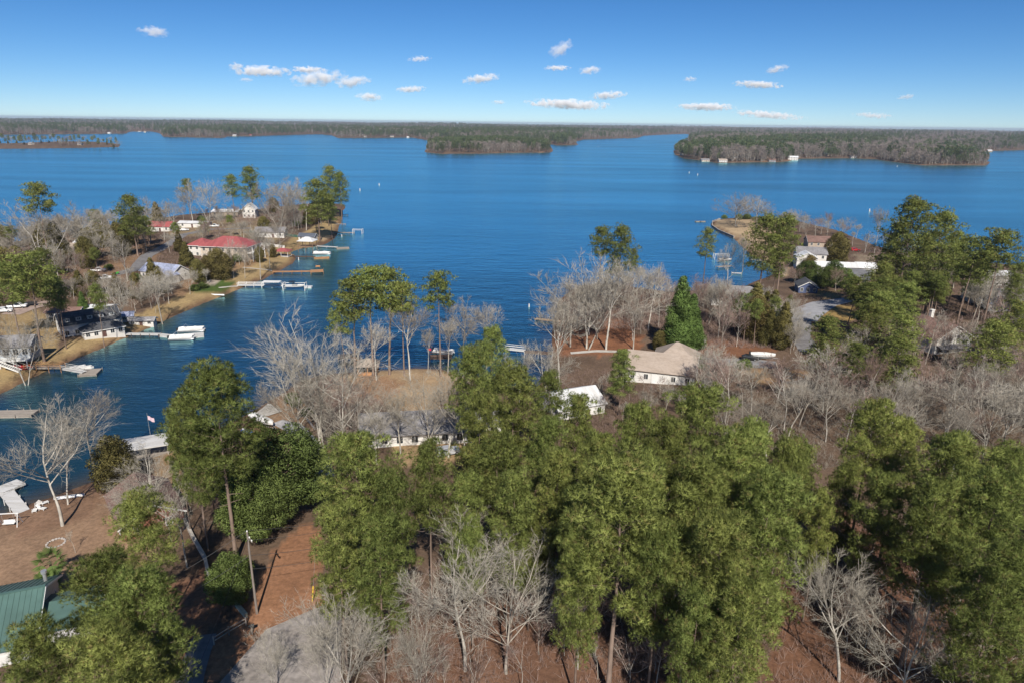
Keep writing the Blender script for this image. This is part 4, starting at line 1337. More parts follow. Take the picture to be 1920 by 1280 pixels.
def pavilion(label, px, py, W_, D_, z_deck, h, rm_, post_m, rz=0, rise=1.4, name='pavilion', deck=True, cat='shelter', rail=False, flat_roof=False):
    p = wat(px, py, z_deck + h)
    t = thing(name, label, cat, (p.x, p.y, 0), R(rz))
    zone(p.x, p.y, max(W_, D_) * 0.7)
    if deck:
        MB().box(-W_ / 2, W_ / 2, -D_ / 2, D_ / 2, z_deck - 0.2, z_deck).build('deck', post_m, t)
    pm = MB().box(-0.1, 0.1, -0.1, 0.1, -2.0, z_deck + h).mesh('post', post_m)
    for x in (-W_ / 2 + 0.15, 0, W_ / 2 - 0.15):
        for y in (-D_ / 2 + 0.15, D_ / 2 - 0.15):
            add('post', pm, t, (x, y, 0))
    if rail:
        for s in (-1, 1):
            MB().box(-W_ / 2, W_ / 2, s * D_ / 2 - 0.04, s * D_ / 2 + 0.04, z_deck + 0.9, z_deck + 1.0).build('rail', post_m, t)
            MB().box(s * W_ / 2 - 0.04, s * W_ / 2 + 0.04, -D_ / 2, D_ / 2, z_deck + 0.9, z_deck + 1.0).build('rail', post_m, t)
    z = z_deck + h
    o = 0.4
    hw, hd = W_ / 2 + o, D_ / 2 + o
    r = MB()
    if flat_roof:
        r.box(-hw, hw, -hd, hd, z, z + 0.22)
    else:
        rx = max(0.2, hw - hd)
        r.poly([(-hw, -hd, z), (hw, -hd, z), (hw, hd, z), (-hw, hd, z), (-rx, 0, z + rise), (rx, 0, z + rise), (-hw, -hd, z - 0.12), (hw, -hd, z - 0.12), (hw, hd, z - 0.12), (-hw, hd, z - 0.12)],
               [(0, 1, 5, 4), (1, 2, 5), (2, 3, 4, 5), (3, 0, 4), (0, 6, 7, 1), (1, 7, 8, 2), (2, 8, 9, 3), (3, 9, 6, 0), (6, 9, 8, 7)])
    r.build('roof', rm_, t)
    return t
def lift(label, px, py, W_, D_, rz, m=TRIM):
    p = wat(px, py, 1.5)
    t = thing('boat_lift', label, 'boat lift', (p.x, p.y, 0), R(rz))
    pm = MB().box(-0.1, 0.1, -0.1, 0.1, -2.0, 3.0).mesh('post', m)
    for x in (-W_ / 2, W_ / 2):
        for y in (-D_ / 2, D_ / 2):
            add('post', pm, t, (x, y, 0))
    for x in (-W_ / 2, W_ / 2):
        MB().box(x - 0.09, x + 0.09, -D_ / 2, D_ / 2, 2.8, 3.0).build('beam', m, t)
        MB().box(x - 0.07, x + 0.07, -D_ / 2, D_ / 2, 0.5, 0.65).build('bunk', m, t)
    for y in (-D_ / 2, D_ / 2):
        MB().box(-W_ / 2, W_ / 2, y - 0.07, y + 0.07, 2.45, 2.6).build('beam', m, t)
    return t
HULL = mat('white_gelcoat', (0.78, 0.77, 0.75), 0.3, 0.05)
CANVAS = mat('pale_canvas_cover', (0.74, 0.72, 0.68), 0.85, 0.1, 1.5, bump=0.3)
BLACKV = mat('black_vinyl', (0.02, 0.02, 0.022), 0.5, 0.1)
ALU = mat('aluminium', (0.55, 0.56, 0.57), 0.35, 0.1, metal=0.7)
def pontoon(label, loc, rz, L=7.0, cover=CANVAS, z=0.0, top=True):
    t = thing('pontoon_boat', label, 'boat', (loc[0], loc[1], z), R(rz))
    for y in (-0.85, 0.85):
        MB().tube([(-L / 2, y, 0.15), (L / 2 - 0.8, y, 0.15), (L / 2 - 0.2, y, 0.3), (L / 2, y, 0.45)], [0.32, 0.32, 0.22, 0.05], 8).build('pontoon', ALU, t, smooth=True)
    MB().slab([(-L / 2, -1.25), (L / 2 - 0.5, -1.25), (L / 2 - 0.2, -0.9), (L / 2 - 0.2, 0.9), (L / 2 - 0.5, 1.25), (-L / 2, 1.25)], 0.48, 0.6).build('deck', HULL, t)
    f = MB()
    for a, b_ in (((-L / 2 + 0.4, -1.2), (L / 2 - 0.6, -1.2)), ((-L / 2 + 0.4, 1.2), (L / 2 - 0.6, 1.2)), ((L / 2 - 0.6, -1.2), (L / 2 - 0.4, 1.2))):
        f.bar((*a, 0.95), (*b_, 0.95), 0.04, 0.6)
    f.build('fence', HULL, t)
    c = MB()
    n = 6
    for i in range(n):
        x0, x1 = -L / 2 + 0.3 + (L - 1.0) * i / n, -L / 2 + 0.3 + (L - 1.0) * (i + 1) / n
        h0, h1 = 1.35 + 0.22 * math.sin(i * 1.9), 1.35 + 0.22 * math.sin((i + 1) * 1.9)
        c.poly([(x0, -1.27, 0.8), (x1, -1.27, 0.8), (x1, 0, h1 + 0.15), (x0, 0, h0 + 0.15), (x1, 1.27, 0.8), (x0, 1.27, 0.8)], [(0, 1, 2, 3), (3, 2, 4, 5)])
    c.build('cover', cover, t)
    if top:
        MB().bar((-0.9, -1.2, 0.9), (-1.9, -1.2, 2.2), 0.05).bar((-0.9, 1.2, 0.9), (-1.9, 1.2, 2.2), 0.05).bar((-1.9, -1.2, 2.2), (-1.9, 1.2, 2.2), 0.12).build('bimini_frame', ALU, t)
    MB().box(-L / 2 - 0.5, -L / 2, -0.25, 0.25, 0.2, 1.25).box(-L / 2 - 0.35, -L / 2 - 0.15, -0.1, 0.1, -0.5, 0.2).build('outboard_motor', BLACKV, t)
    return t
def runabout(label, loc, rz, L=6.5, hull_m=HULL, cover=None, z=0.0, tower=False, trailer=False):
    t = thing('motor_boat', label, 'boat', (loc[0], loc[1], loc[2] if len(loc) > 2 else z), R(rz))
    zb = 0.55 if trailer else 0.0
    st = [(-0.5, 0.92, 0.0, 0.85), (-0.2, 1.05, -0.05, 0.88), (0.12, 1.05, -0.02, 0.95), (0.34, 0.78, 0.1, 1.02), (0.46, 0.36, 0.3, 1.08), (0.5, 0.04, 0.6, 1.1)]
    V, F = [], []
    for x, hwid, zk, zg in st:
        V += [(x * L, -hwid, zg + zb), (x * L, -hwid * 0.8, zk + 0.3 + zb), (x * L, 0, zk + zb), (x * L, hwid * 0.8, zk + 0.3 + zb), (x * L, hwid, zg + zb)]
    for i in range(len(st) - 1):
        for j in range(4):
            F.append((i * 5 + j, i * 5 + j + 1, i * 5 + 6 + j, i * 5 + 5 + j))
    F.append((0, 1, 2, 3, 4))
    MB().poly(V, F).build('hull', hull_m, t)
    if cover:
        V, F = [], []
        for x, hwid, zk, zg in st:
            peak = 0.55 * max(0.0, 1 - abs(x / 0.62 + 0.05)) + 0.08
            V += [(x * L, -hwid - 0.03, zg + zb - 0.06), (x * L, -hwid * 0.5, zg + zb + peak * 0.75), (x * L, 0, zg + zb + peak), (x * L, hwid * 0.5, zg + zb + peak * 0.75), (x * L, hwid + 0.03, zg + zb - 0.06)]
        for i in range(len(st) - 1):
            for j in range(4):
                F.append((i * 5 + j, i * 5 + j + 1, i * 5 + 6 + j, i * 5 + 5 + j))
        MB().poly(V, F).build('cover', cover, t)
    else:
        MB().slab([(-0.48 * L, -0.85), (0.3 * L, -0.75), (0.45 * L, -0.2), (0.45 * L, 0.2), (0.3 * L, 0.75), (-0.48 * L, 0.85)], 0.72 + zb, 0.8 + zb).build('deck', HULL, t)
        MB().bar((0.12 * L, -0.8, 0.9 + zb), (0.02 * L, -0.75, 1.45 + zb), 0.9, 0.04, (1, 0, 0)).poly([(0.14 * L, -0.85, 0.9 + zb), (0.14 * L, 0.85, 0.9 + zb), (0.05 * L, 0.75, 1.45 + zb), (0.05 * L, -0.75, 1.45 + zb)], [(0, 1, 2, 3)]).build('windscreen', GLASS, t)
        for y in (-0.5, 0.5):
            MB().box(-0.1 * L, 0.0, y - 0.28, y + 0.28, 0.8 + zb, 1.1 + zb).box(-0.12 * L, -0.08 * L, y - 0.28, y + 0.28, 0.8 + zb, 1.45 + zb).build('seat', BLACKV, t)
    if tower:
        MB().bar((-0.05 * L, -0.95, 0.9), (-0.1 * L, -0.8, 2.3), 0.07).bar((-0.05 * L, 0.95, 0.9), (-0.1 * L, 0.8, 2.3), 0.07).box(-0.3 * L, 0.02 * L, -0.95, 0.95, 2.3, 2.38).build('tower', BLACKV, t)
    MB().box(-0.5 * L - 0.45, -0.5 * L, -0.22, 0.22, 0.4 + zb, 1.3 + zb).build('outboard_motor', BLACKV, t)
    if trailer:
        MB().bar((-0.45 * L, -0.75, 0.5), (0.3 * L, -0.7, 0.5), 0.08).bar((-0.45 * L, 0.75, 0.5), (0.3 * L, 0.7, 0.5), 0.08).bar((0.3 * L, -0.7, 0.5), (0.62 * L, 0, 0.45), 0.08).bar((0.3 * L, 0.7, 0.5), (0.62 * L, 0, 0.45), 0.08).build('trailer', STEEL, t)
        wm_ = MB().tube([(0, -0.1, 0), (0, 0.1, 0)], 0.32, 12).mesh('wheel', BLACKV)
        for y in (-1.1, 1.1):
            add('wheel', wm_, t, (-0.15 * L, y, 0.32))
    return t
# bottom-left T dock
p = [wat(40, 958, 0.8), wat(8, 915, 0.8)]
t = dock('pale T-shaped dock at the lower left shore', [(45, 962), (12, 921)], 2.2, PALEWOOD, 0.8)
dx = wat(12, 921, 0.8)
o = Vector((t.location.x, t.location.y, 0))
a, b_ = wat(-30, 930, 0.8) - o, wat(40, 902, 0.8) - o
hd_ = MB()
d_ = (b_ - a).normalized()
for j in range(12):
    p0, p1 = a.lerp(b_, j / 12), a.lerp(b_, (j + 0.985) / 12)
    hd_.bar(p0 + Vector((0, 0, 0.86)), p1 + Vector((0, 0, 0.86)), 3.0, 0.1)
hd_.bar(a + Vector((0, 0, 0.66)), b_ + Vector((0, 0, 0.66)), 2.9, 0.2)
hd_.build('deck', PALEWOOD, t)
dock('weathered grey swimming platform at the left edge near bare branches', [(-25, 774), (66, 772)], 3.2, WOOD, 0.7, float_=True)
dock('long grey dock leading to the two moored pontoon boats', [(232, 625), (300, 626)], 1.7, PALEWOOD, 0.9, post_m=DARKWOOD, step=2.6)
dock('blue-grey gangway and float between the two pontoon boats', [(300, 626), (332, 630), (382, 625)], [1.5, 3.6], PALEWOOD, 0.75, posts=False, float_=True, name='floating_dock')
e = wat(342, 636); pontoon('covered pontoon boat on the near side of the floating dock', e, 8, 7.6)
e = wat(360, 621); pontoon('covered pontoon boat on the far side of the floating dock', e, 12, 8.2)
dock('wooden walkway with rails on the left shore beside the red kayaks', [(50, 687), (118, 687)], 2.0, WOOD, 1.3, rail=True, post_m=ORANGEWOOD)
dock('pale railed gangway sloping to the square float', [(118, 689), (158, 696)], 1.5, PALEWOOD, 1.0, rail=True, posts=False, name='gangway')
dock('square grey float with corner posts at the end of the railed gangway', [(152, 697), (186, 695)], 4.6, WOOD, 0.6, posts=True, float_=True, step=5, name='floating_dock')
for i, (x, y) in enumerate([(146, 687), (158, 688)]):
    e = wat(x, y, 0.5)
    t = thing('drive_on_float', ['left of the two pale drive-on floats beside the railed gangway', 'right of the two pale drive-on floats beside the railed gangway'][i], 'float', (e.x, e.y, 0), R(35), 'drive-on floats')
    MB().slab([(-2.2, -0.6), (1.6, -0.6), (2.2, -0.25), (2.2, 0.25), (1.6, 0.6), (-2.2, 0.6)], -0.2, 0.35).build('float_body', CANVAS, t)
    MB().slab([(-1.9, -0.45), (1.5, -0.45), (1.9, 0), (1.5, 0.45), (-1.9, 0.45)], 0.35, 0.75).build('cover', CANVAS, t)
# the white dock with the lifted boat
t = dock('white dock with rails reaching from the green lawn', [(446, 534), (492, 534), (531, 535)], [1.4, 1.8], TRIM, 1.0, rail=True, step=3.0)
e = wat(510, 537, 1)
MB().box(-3.5, 3.5, -1.6, 1.6, 2.9, 3.02).build('canopy', TRIM, t, (e.x - t.location.x, e.y - t.location.y, 0))
lift('white boat lift holding the black-topped wakeboard boat', 553, 537, 8.5, 3.6, 3)
e = wat(553, 538, 0.9); runabout('white wakeboard boat with a black tower raised on the lift', (e.x, e.y, 0.75), 3, 7.5, HULL, None, tower=True)
dock('low white float at the outer end of the white dock', [(570, 537), (585, 537)], 2.6, HULL, 0.55, posts=False, float_=True, name='floating_dock')
t = dock('new orange-brown wooden dock with a wider square head', [(512, 509), (583, 508)], 1.7, ORANGEWOOD, 1.1, rail=False, step=3.4)
dock('orange-brown square dock head with a bench', [(583, 508), (606, 507)], 4.6, ORANGEWOOD, 1.15, step=3)
e = wat(596, 502, 1.2)
t = thing('bench', 'small wooden bench on the orange-brown dock head', 'bench', (e.x, e.y, 1.15), R(4))
MB().box(-1.0, 1.0, -0.25, 0.25, 0.4, 0.5).build('seat', ORANGEWOOD, t)
MB().box(-1.0, 1.0, 0.2, 0.28, 0.5, 1.0).build('backrest', ORANGEWOOD, t)
for x in (-0.9, 0.9):
    MB().box(x - 0.06, x + 0.06, -0.2, 0.2, 0, 0.4).build('leg', ORANGEWOOD, t)
pavilion('small red-roofed boat shelter on the peninsula shore', 530, 470, 7, 5, 1.2, 2.6, RED, mat('white_posts', (0.6, 0.58, 0.55)), -4, 1.3)
dock('dark walkway joining the red-roofed shelter to the float', [(541, 480), (590, 481)], 1.3, DARKWOOD, 0.9, step=4)
pavilion('two-level dock shelter with a white hip roof on tall posts', 576, 451, 8, 6, 3.0, 2.8, WHITEROOF, mat('brown_posts', (0.26, 0.17, 0.11)), -6, 1.9, rail=True)
dock('rusty float in front of the moored pontoon boat', [(589, 483), (617, 482)], 2.2, ORANGEWOOD, 0.6, float_=True, name='floating_dock')
e = wat(604, 477); pontoon('white pontoon boat with canopy moored under the white-roofed shelter', e, 4, 9.0, HULL)
dock('narrow gangway from the white-roofed shelter to a grey float', [(594, 461), (632, 463)], 1.2, PALEWOOD, 0.9, name='gangway', step=5)
dock('grey float with mooring posts right of the white-roofed shelter', [(631, 465), (654, 464)], 3.6, WOOD, 0.6, float_=True, step=4, name='floating_dock')
dock('wooden dock below the tall shore pines, near a white lift frame', [(626, 436), (664, 436)], 1.5, WOOD, 0.9, step=3)
lift('small white lift frame at the end of the dock below the shore pines', 671, 434, 5.5, 3.6, 0)
dock('short dock half hidden behind the shore pines', [(622, 420), (648, 420)], 1.5, WOOD, 0.8)
dock('outermost short dock by the red tip of the peninsula', [(632, 403), (652, 403)], 2.0, WOOD, 0.7)
# boathouse with the flag
t = pavilion('grey flat-roofed boathouse among the bare branches, with a flagpole', 274, 829, 8.0, 5.2, 0.9, 2.4, PALEWOOD, WOOD, 24, name='boathouse', cat='boathouse', flat_roof=True)
e = wat(282, 815, 3.5)
fp = thing('flagpole', 'slim flagpole with a small red and white flag on the boathouse', 'flag', (e.x, e.y, 3.2))
MB().tube([(0, 0, -3.5), (0, 0, 5.2)], [0.06, 0.04], 6).build('pole', ALU, fp)
fm_, nt, b = new_mat('flag_cloth')
tc = N(nt, 'ShaderNodeTexCoord')
sx = N(nt, 'ShaderNodeSeparateXYZ')
nt.links.new(tc.outputs['Object'], sx.inputs[0])
wv = N(nt, 'ShaderNodeMath', operation='SINE')
ml = N(nt, 'ShaderNodeMath', operation='MULTIPLY')
ml.inputs[1].default_value = 44.0
nt.links.new(sx.outputs['Z'], ml.inputs[0])
nt.links.new(ml.outputs[0], wv.inputs[0])
nt.links.new(mixc(nt, ramp(nt, wv.outputs[0], [(0.45, 0.0), (0.55, 1.0)]), (0.72, 0.68, 0.72), (0.52, 0.06, 0.10)), b.inputs['Base Color'])
fl = MB()
for i in range(6):
    y0, y1 = 0.12 * math.sin(i * 1.2), 0.12 * math.sin((i + 1) * 1.2)
    x0, x1 = 0.05 + 0.2 * i, 0.05 + 0.2 * (i + 1)
    s0, s1 = 0.09 * i, 0.09 * (i + 1)
    fl.poly([(x0, y0, 3.7 - s0), (x1, y1, 3.7 - s1), (x1, y1, 4.6 - s1), (x0, y0, 4.6 - s0)], [(0, 1, 2, 3)])
fl.build('flag', fm_, fp)
# cabin, deck and dark dock on the point
t = pavilion('small open cabin with a tan hip roof and orange wooden walls', 690, 681, 5.2, 4.6, 1.2, 2.5, TANROOF, ORANGEWOOD, 6, 1.5, name='cabin', cat='cabin')
MB().box(-2.6, 2.6, 2.2, 2.3, 1.2, 3.7).build('back_wall', ORANGEWOOD, t)
MB().box(-2.6, -2.5, -2.3, 2.2, 1.2, 3.7).build('side_wall', ORANGEWOOD, t)
MB().box(-2.5, 2.5, -2.3, -2.2, 1.2, 2.1).build('half_wall', ORANGEWOOD, t)
dock('orange wooden stair dock behind the open cabin', [(672, 682), (664, 668)], 1.6, ORANGEWOOD, 1.2, rail=True)
dock('tan wooden deck on the water behind the big vase-shaped bare tree', [(634, 667), (672, 665)], 3.4, WOOD, 1.2)
dock('dark brown dock platform with rails right of the bare white trees', [(806, 668), (846, 667)], 3.4, DARKWOOD, 1.2, rail=True)
e = wat(832, 662); pontoon('white covered boat moored at the dark brown dock', e, -20, 6.5, HULL)
e = wat(803, 660, 2.0)
t = thing('marker_flag', 'small red flag on a post at the dark brown dock', 'flag', (e.x, e.y, 0))
MB().tube([(0, 0, -1), (0, 0, 3.2)], 0.05, 6).build('pole', ALU, t)
MB().box(0.05, 0.9, -0.015, 0.015, 2.5, 3.2).build('flag', mat('red_cloth', (0.6, 0.04, 0.05)), t)
dock('white railed gangway crossing the cove mouth', [(948, 652), (984, 656)], 1.6, TRIM, 1.2, rail=True, posts=False, name='gangway')
dock('dark wooden dock with pale posts in the cove', [(984, 658), (1036, 661)], 2.2, DARKWOOD, 1.5, post_m=PALEWOOD, step=3.2, rail=False)
dock('narrow low pier with a sandy top jutting from the bare wooded point', [(1005, 597), (1052, 602)], 1.7, mat('sandy_planks', (0.42, 0.30, 0.19), 0.9, 0.2), 0.6, step=3.5, name='pier')
lift('white boat lift in the small inlet by the grey hip-roofed house', 1352, 481, 7, 4, -4)
e = wat(1360, 489); runabout('white motor boat tied beneath the lift in the small inlet', (e.x, e.y, 0.0), 5, 6.5)
dock('grey dock beside the lift in the small inlet', [(1345, 500), (1372, 498)], 2.2, WOOD, 0.8)
dock('pale dock along the sandy shore of the small inlet', [(1408, 486), (1432, 489)], 1.6, PALEWOOD, 0.8)
dock('low white jetty in the inlet behind the hip-roofed house', [(1372, 511), (1390, 512)], 1.2, PALEWOOD, 0.6)
dock('low swim platform off the tip of the sandy point', [(1304, 415), (1322, 415)], 2.0, WOOD, 0.5, float_=True, name='floating_dock')
BUOYS = [(675, 358, 'leftmost white channel marker off the peninsula tip'), (711, 348, 'second white channel marker off the peninsula tip'), (1292, 325, 'left white marker buoy before the far right headland'),
         (1308, 329, 'right white marker buoy before the far right headland'), (1630, 397, 'white marker buoy behind the big right pines'), (992, 576, 'slim white marker post off the bare wooded point'),
         (641, 444, 'small white mooring buoy near the shore pines dock'), (560, 488, 'small white mooring buoy by the red-roofed shelter'), (1682, 313, 'tiny white buoy before the far right point'), (1122, 276, 'dark marker pile left of the far channel')]
for x, y, lb in BUOYS:
    e = wat(x, y)
    t = thing('marker_buoy', lb, 'buoy', (e.x, e.y, 0))
    s = 1.4 if y < 420 else 0.8
    MB().tube([(0, 0, -0.5), (0, 0, 0.2 * s), (0, 0, 1.5 * s), (0, 0, 1.65 * s)], [0.28 * s, 0.3 * s, 0.22 * s, 0.1 * s], 10).build('float_body', HULL, t, smooth=True)
    MB().tube([(0, 0, 0.95 * s), (0, 0, 1.1 * s)], 0.275 * s, 10).build('band', mat('orange_band', (0.6, 0.2, 0.04)), t)

# ------------------------------------------------------------------ vehicles
TYRE = mat('tyre_rubber', (0.02, 0.02, 0.02), 0.85, 0.1)
RIM = mat('wheel_rim', (0.45, 0.45, 0.46), 0.35, 0.1, metal=0.6)
LAMP = mat('lamp_lens', (0.7, 0.7, 0.68), 0.2, 0.05)
TAIL = mat('tail_lens', (0.35, 0.02, 0.02), 0.3, 0.05)
def car(label, px, py, rz, paint_m, kind='suv', L=4.7, group=None, name='parked_car', cat='car'):
    p = ground_at(px, py, 0.7)
    zone(p.x, p.y, 3.2)
    z = max(height(p.x, p.y), 0) + 0.08
    t = thing(name, label, cat, (p.x, p.y, z), R(rz), group)
    h = L / 2
    prof = {'suv': [(-h, 0.4), (h, 0.4), (h + 0.05, 0.8), (h - 0.15, 1.02), (h * 0.42, 1.12), (h * 0.12, 1.72), (-h * 0.86, 1.76), (-h, 1.1)],
            'car': [(-h, 0.38), (h, 0.38), (h + 0.03, 0.7), (h * 0.9, 0.86), (h * 0.42, 0.95), (h * 0.08, 1.42), (-h * 0.5, 1.44), (-h * 0.85, 0.98), (-h, 0.9)],
            'truck': [(-h, 0.5), (h, 0.5), (h + 0.04, 0.95), (h * 0.95, 1.12), (h * 0.5, 1.2), (h * 0.26, 1.85), (-h * 0.18, 1.88), (-h * 0.24, 1.18), (-h, 1.16)]}[kind]
    b_ = MB()
    n = len(prof)
    V = []
    for y, inset in ((-0.95, 0.0), (-0.95, 0.0), (0.95, 0.0), (0.95, 0.0)):
        pass
    for y in (-1, 1):
        for x, zz_ in prof:
            V.append((x, y * (0.95 if zz_ < 1.15 else 0.72), zz_))
    F = [tuple(range(n)), tuple(reversed(range(n, 2 * n)))] + [(i, n + i, n + (i + 1) % n, (i + 1) % n) for i in range(n)]
    b_.poly(V, F).build('body', paint_m, t)
    xs = {'suv': (h * 0.14, -h * 0.82), 'car': (h * 0.1, -h * 0.5), 'truck': (h * 0.24, -h * 0.16)}[kind]
    zt = {'suv': 1.66, 'car': 1.38, 'truck': 1.8}[kind]
    for s in (-1, 1):
        MB().poly([(xs[0] + 0.5, s * 0.90, 1.16), (xs[1], s * 0.90, 1.16), (xs[1], s * 0.765, zt), (xs[0], s * 0.765, zt)], [(0, 1, 2, 3)]).build('side_window', GLASS, t)
    MB().poly([(xs[0] + 0.66, -0.8, 1.16), (xs[0] + 0.66, 0.8, 1.16), (xs[0] + 0.08, 0.68, zt + 0.02), (xs[0] + 0.08, -0.68, zt + 0.02)], [(0, 1, 2, 3)]).build('windscreen', GLASS, t)
    MB().poly([(xs[1] - 0.32, -0.8, 1.2), (xs[1] - 0.32, 0.8, 1.2), (xs[1] - 0.12, 0.68, zt), (xs[1] - 0.12, -0.68, zt)], [(0, 1, 2, 3)]).build('rear_window', GLASS, t)
    if kind == 'truck':
        MB().box(-h + 0.1, -h * 0.3, -0.75, 0.75, 1.13, 1.19).build('bed_liner', BLACKV, t)
    wmesh = MB().tube([(0, -0.12, 0), (0, 0.12, 0)], 0.36, 14).mesh('tyre', TYRE)
    rmesh = MB().tube([(0, -0.13, 0), (0, 0.13, 0)], 0.2, 10).mesh('rim', RIM)
    for x in (-h * 0.62, h * 0.62):
        for s in (-1, 1):
            w_ = add('wheel', wmesh, t, (x, s * 0.86, 0.36))
            add('rim', rmesh, w_)
    for s in (-1, 1):
        MB().box(h - 0.02, h + 0.06, s * 0.75 - 0.15, s * 0.75 + 0.15, 0.7, 0.85).build('headlight', LAMP, t)
        MB().box(-h - 0.03, -h + 0.02, s * 0.78 - 0.12, s * 0.78 + 0.12, 0.75, 1.0).build('tail_light', TAIL, t)
    return t
SILVER = mat('silver_paint', (0.55, 0.56, 0.58), 0.3, 0.05, metal=0.3)
WHITEP = mat('white_paint', (0.74, 0.74, 0.73), 0.35, 0.05)
REDP = mat('red_paint', (0.42, 0.03, 0.03), 0.35, 0.05)
BLACKP = mat('black_paint', (0.015, 0.016, 0.018), 0.3, 0.05)
car('silver sport utility vehicle parked in front of the long ranch house', 840, 846, 25, SILVER, 'suv', 4.8)
car('white pickup truck with rails on the pinkish drive at far left', 32, 574, 20, WHITEP, 'truck', 5.6)
car('second white vehicle behind branches at the left end of the pinkish drive', 8, 582, 15, WHITEP, 'suv', 4.8)
car('white pickup parked left of the blue-grey sheeted roof, nearer one', 196, 521, 30, WHITEP, 'truck', 5.4)
car('white pickup parked left of the blue-grey sheeted roof, farther one', 184, 507, 22, WHITEP, 'truck', 5.4)
car('white pickup beside the long low carport building', 402, 424, 4, WHITEP, 'truck', 5.4)
car('white car on the lane left of the red hip roof', 346, 431, 20, WHITEP, 'car', 4.6)
car('red car parked under trees near the right-hand lake shore', 1603, 469, 10, REDP, 'suv', 4.7)
car('black off-road vehicle beside the tan-roofed house', 1181, 668, 70, BLACKP, 'suv', 3.6)
car('black car in front of the trailered white boat on the grey drive', 1406, 670, -20, BLACKP, 'car', 4.5)
e = ground_at(1430, 669, 0.6)
runabout('white covered boat on a trailer on the grey drive', (e.x, e.y, height(e.x, e.y) + 0.1), -14, 6.5, HULL, CANVAS, trailer=True)
zone(e.x, e.y, 4)
e = ground_at(492, 789, 0.8)
runabout('large boat under a white cover beside the concrete ramp', (e.x, e.y, height(e.x, e.y) + 0.1), -38, 8.2, HULL, CANVAS, trailer=True)
zone(e.x, e.y, 5)
e = ground_at(464, 808, 0.5)
t = thing('jet_ski', 'blue and white jet ski on the grass left of the covered boat', 'jet ski', (e.x, e.y, height(e.x, e.y) + 0.15), R(-30))
MB().poly([(-1.5, -0.5, 0.2), (0.9, -0.5, 0.2), (1.6, 0, 0.45), (0.9, 0.5, 0.2), (-1.5, 0.5, 0.2), (-1.5, -0.55, 0.5), (0.8, -0.55, 0.6), (1.65, 0, 0.75), (0.8, 0.55, 0.6), (-1.5, 0.55, 0.5), (-0.6, 0, 0)],
          [(0, 1, 6, 5), (1, 2, 7, 6), (2, 3, 8, 7), (3, 4, 9, 8), (4, 0, 5, 9), (5, 6, 7, 8, 9), (0, 10, 1), (1, 10, 2), (2, 10, 3), (3, 10, 4), (4, 10, 0)]).build('hull', mat('blue_gelcoat', (0.06, 0.14, 0.38), 0.3, 0.05), t)
MB().box(-1.3, 0.0, -0.25, 0.25, 0.55, 0.9).build('seat', HULL, t)
MB().bar((0.25, 0, 0.6), (0.05, 0, 1.1), 0.3, 0.15).bar((0.05, -0.4, 1.1), (0.05, 0.4, 1.1), 0.05).build('handlebar', BLACKV, t)
e = ground_at(52, 571, 0.5)
t = thing('utility_trailer', 'black flat trailer behind the white pickup on the pinkish drive', 'trailer', (e.x, e.y, height(e.x, e.y) + 0.08), R(20))
MB().box(-2.6, 2.6, -1.0, 1.0, 0.6, 0.72).build('bed', BLACKV, t)
MB().box(-2.6, 2.6, -1.03, -0.98, 0.72, 1.1).box(-2.6, 2.6, 0.98, 1.03, 0.72, 1.1).build('side_rail', BLACKV, t)
wmesh = MB().tube([(0, -0.1, 0), (0, 0.1, 0)], 0.33, 12).mesh('wheel', TYRE)
for s in (-1, 1):
    add('wheel', wmesh, t, (-0.4, s * 1.12, 0.33)); add('wheel', wmesh, t, (0.4, s * 1.12, 0.33))
e = ground_at(218, 512, 0.5)
t = thing('ride_on_mower', 'small bright green riding mower near the lane end', 'mower', (e.x, e.y, height(e.x, e.y) + 0.05), R(30))
GREENP = mat('green_paint', (0.06, 0.35, 0.05), 0.4, 0.1)
MB().box(0.1, 1.0, -0.35, 0.35, 0.35, 0.85).build('bonnet', GREENP, t)
MB().box(-0.8, 0.1, -0.45, 0.45, 0.3, 0.5).box(-0.6, 0.4, -0.65, 0.65, 0.15, 0.3).build('chassis', GREENP, t)
MB().box(-0.6, -0.15, -0.25, 0.25, 0.5, 0.65).box(-0.68, -0.58, -0.25, 0.25, 0.6, 1.05).build('seat', BLACKV, t)
for x, r_ in ((-0.5, 0.33), (0.75, 0.22)):
    for s in (-1, 1):
        MB().tube([(x, s * 0.55 - 0.1, r_), (x, s * 0.55 + 0.1, r_)], r_, 10).build('wheel', TYRE, t)

# ------------------------------------------------------------------ small things in the yards
def canoe(label, px, py, rz, m, L=4.6, up=0.3, name='canoe', flip=False):
    e = ground_at(px, py, up)
    t = thing(name, label, 'boat', (e.x, e.y, max(0, height(e.x, e.y)) + 0.05), R(rz))
    V, F = [], []
    st = [(-0.5, 0.02, 0.55), (-0.4, 0.2, 0.45), (-0.2, 0.38, 0.38), (0, 0.42, 0.36), (0.2, 0.38, 0.38), (0.4, 0.2, 0.45), (0.5, 0.02, 0.55)]
    for x, w, zg in st:
        V += [(x * L, -w, zg), (x * L, -w * 0.8, 0.12), (x * L, 0, 0.0), (x * L, w * 0.8, 0.12), (x * L, w, zg)]
    for i in range(6):
        for j in range(4):
            F.append((i * 5 + j, i * 5 + j + 1, i * 5 + 6 + j, i * 5 + 5 + j))
    if flip:
        V = [(x, y, 0.55 - z) for x, y, z in V]
    h_ = MB().poly(V, F).build('hull', m, t, smooth=True)
    for x in (-0.2, 0.2):
        zt = 0.2 if flip else 0.33
        MB().box(x * L - 0.1, x * L + 0.1, -0.34, 0.34, zt, zt + 0.04).build('thwart', WOOD, t)
    return t
canoe('white canoe lying on the reddish bank at the lower left', 130, 930, 18, HULL, 4.8, flip=True)
canoe('white canoe on the dry sand below the green lawn', 408, 553, -2, HULL, 5.2, flip=True)
KR = mat('red_plastic', (0.55, 0.02, 0.03), 0.4, 0.1)
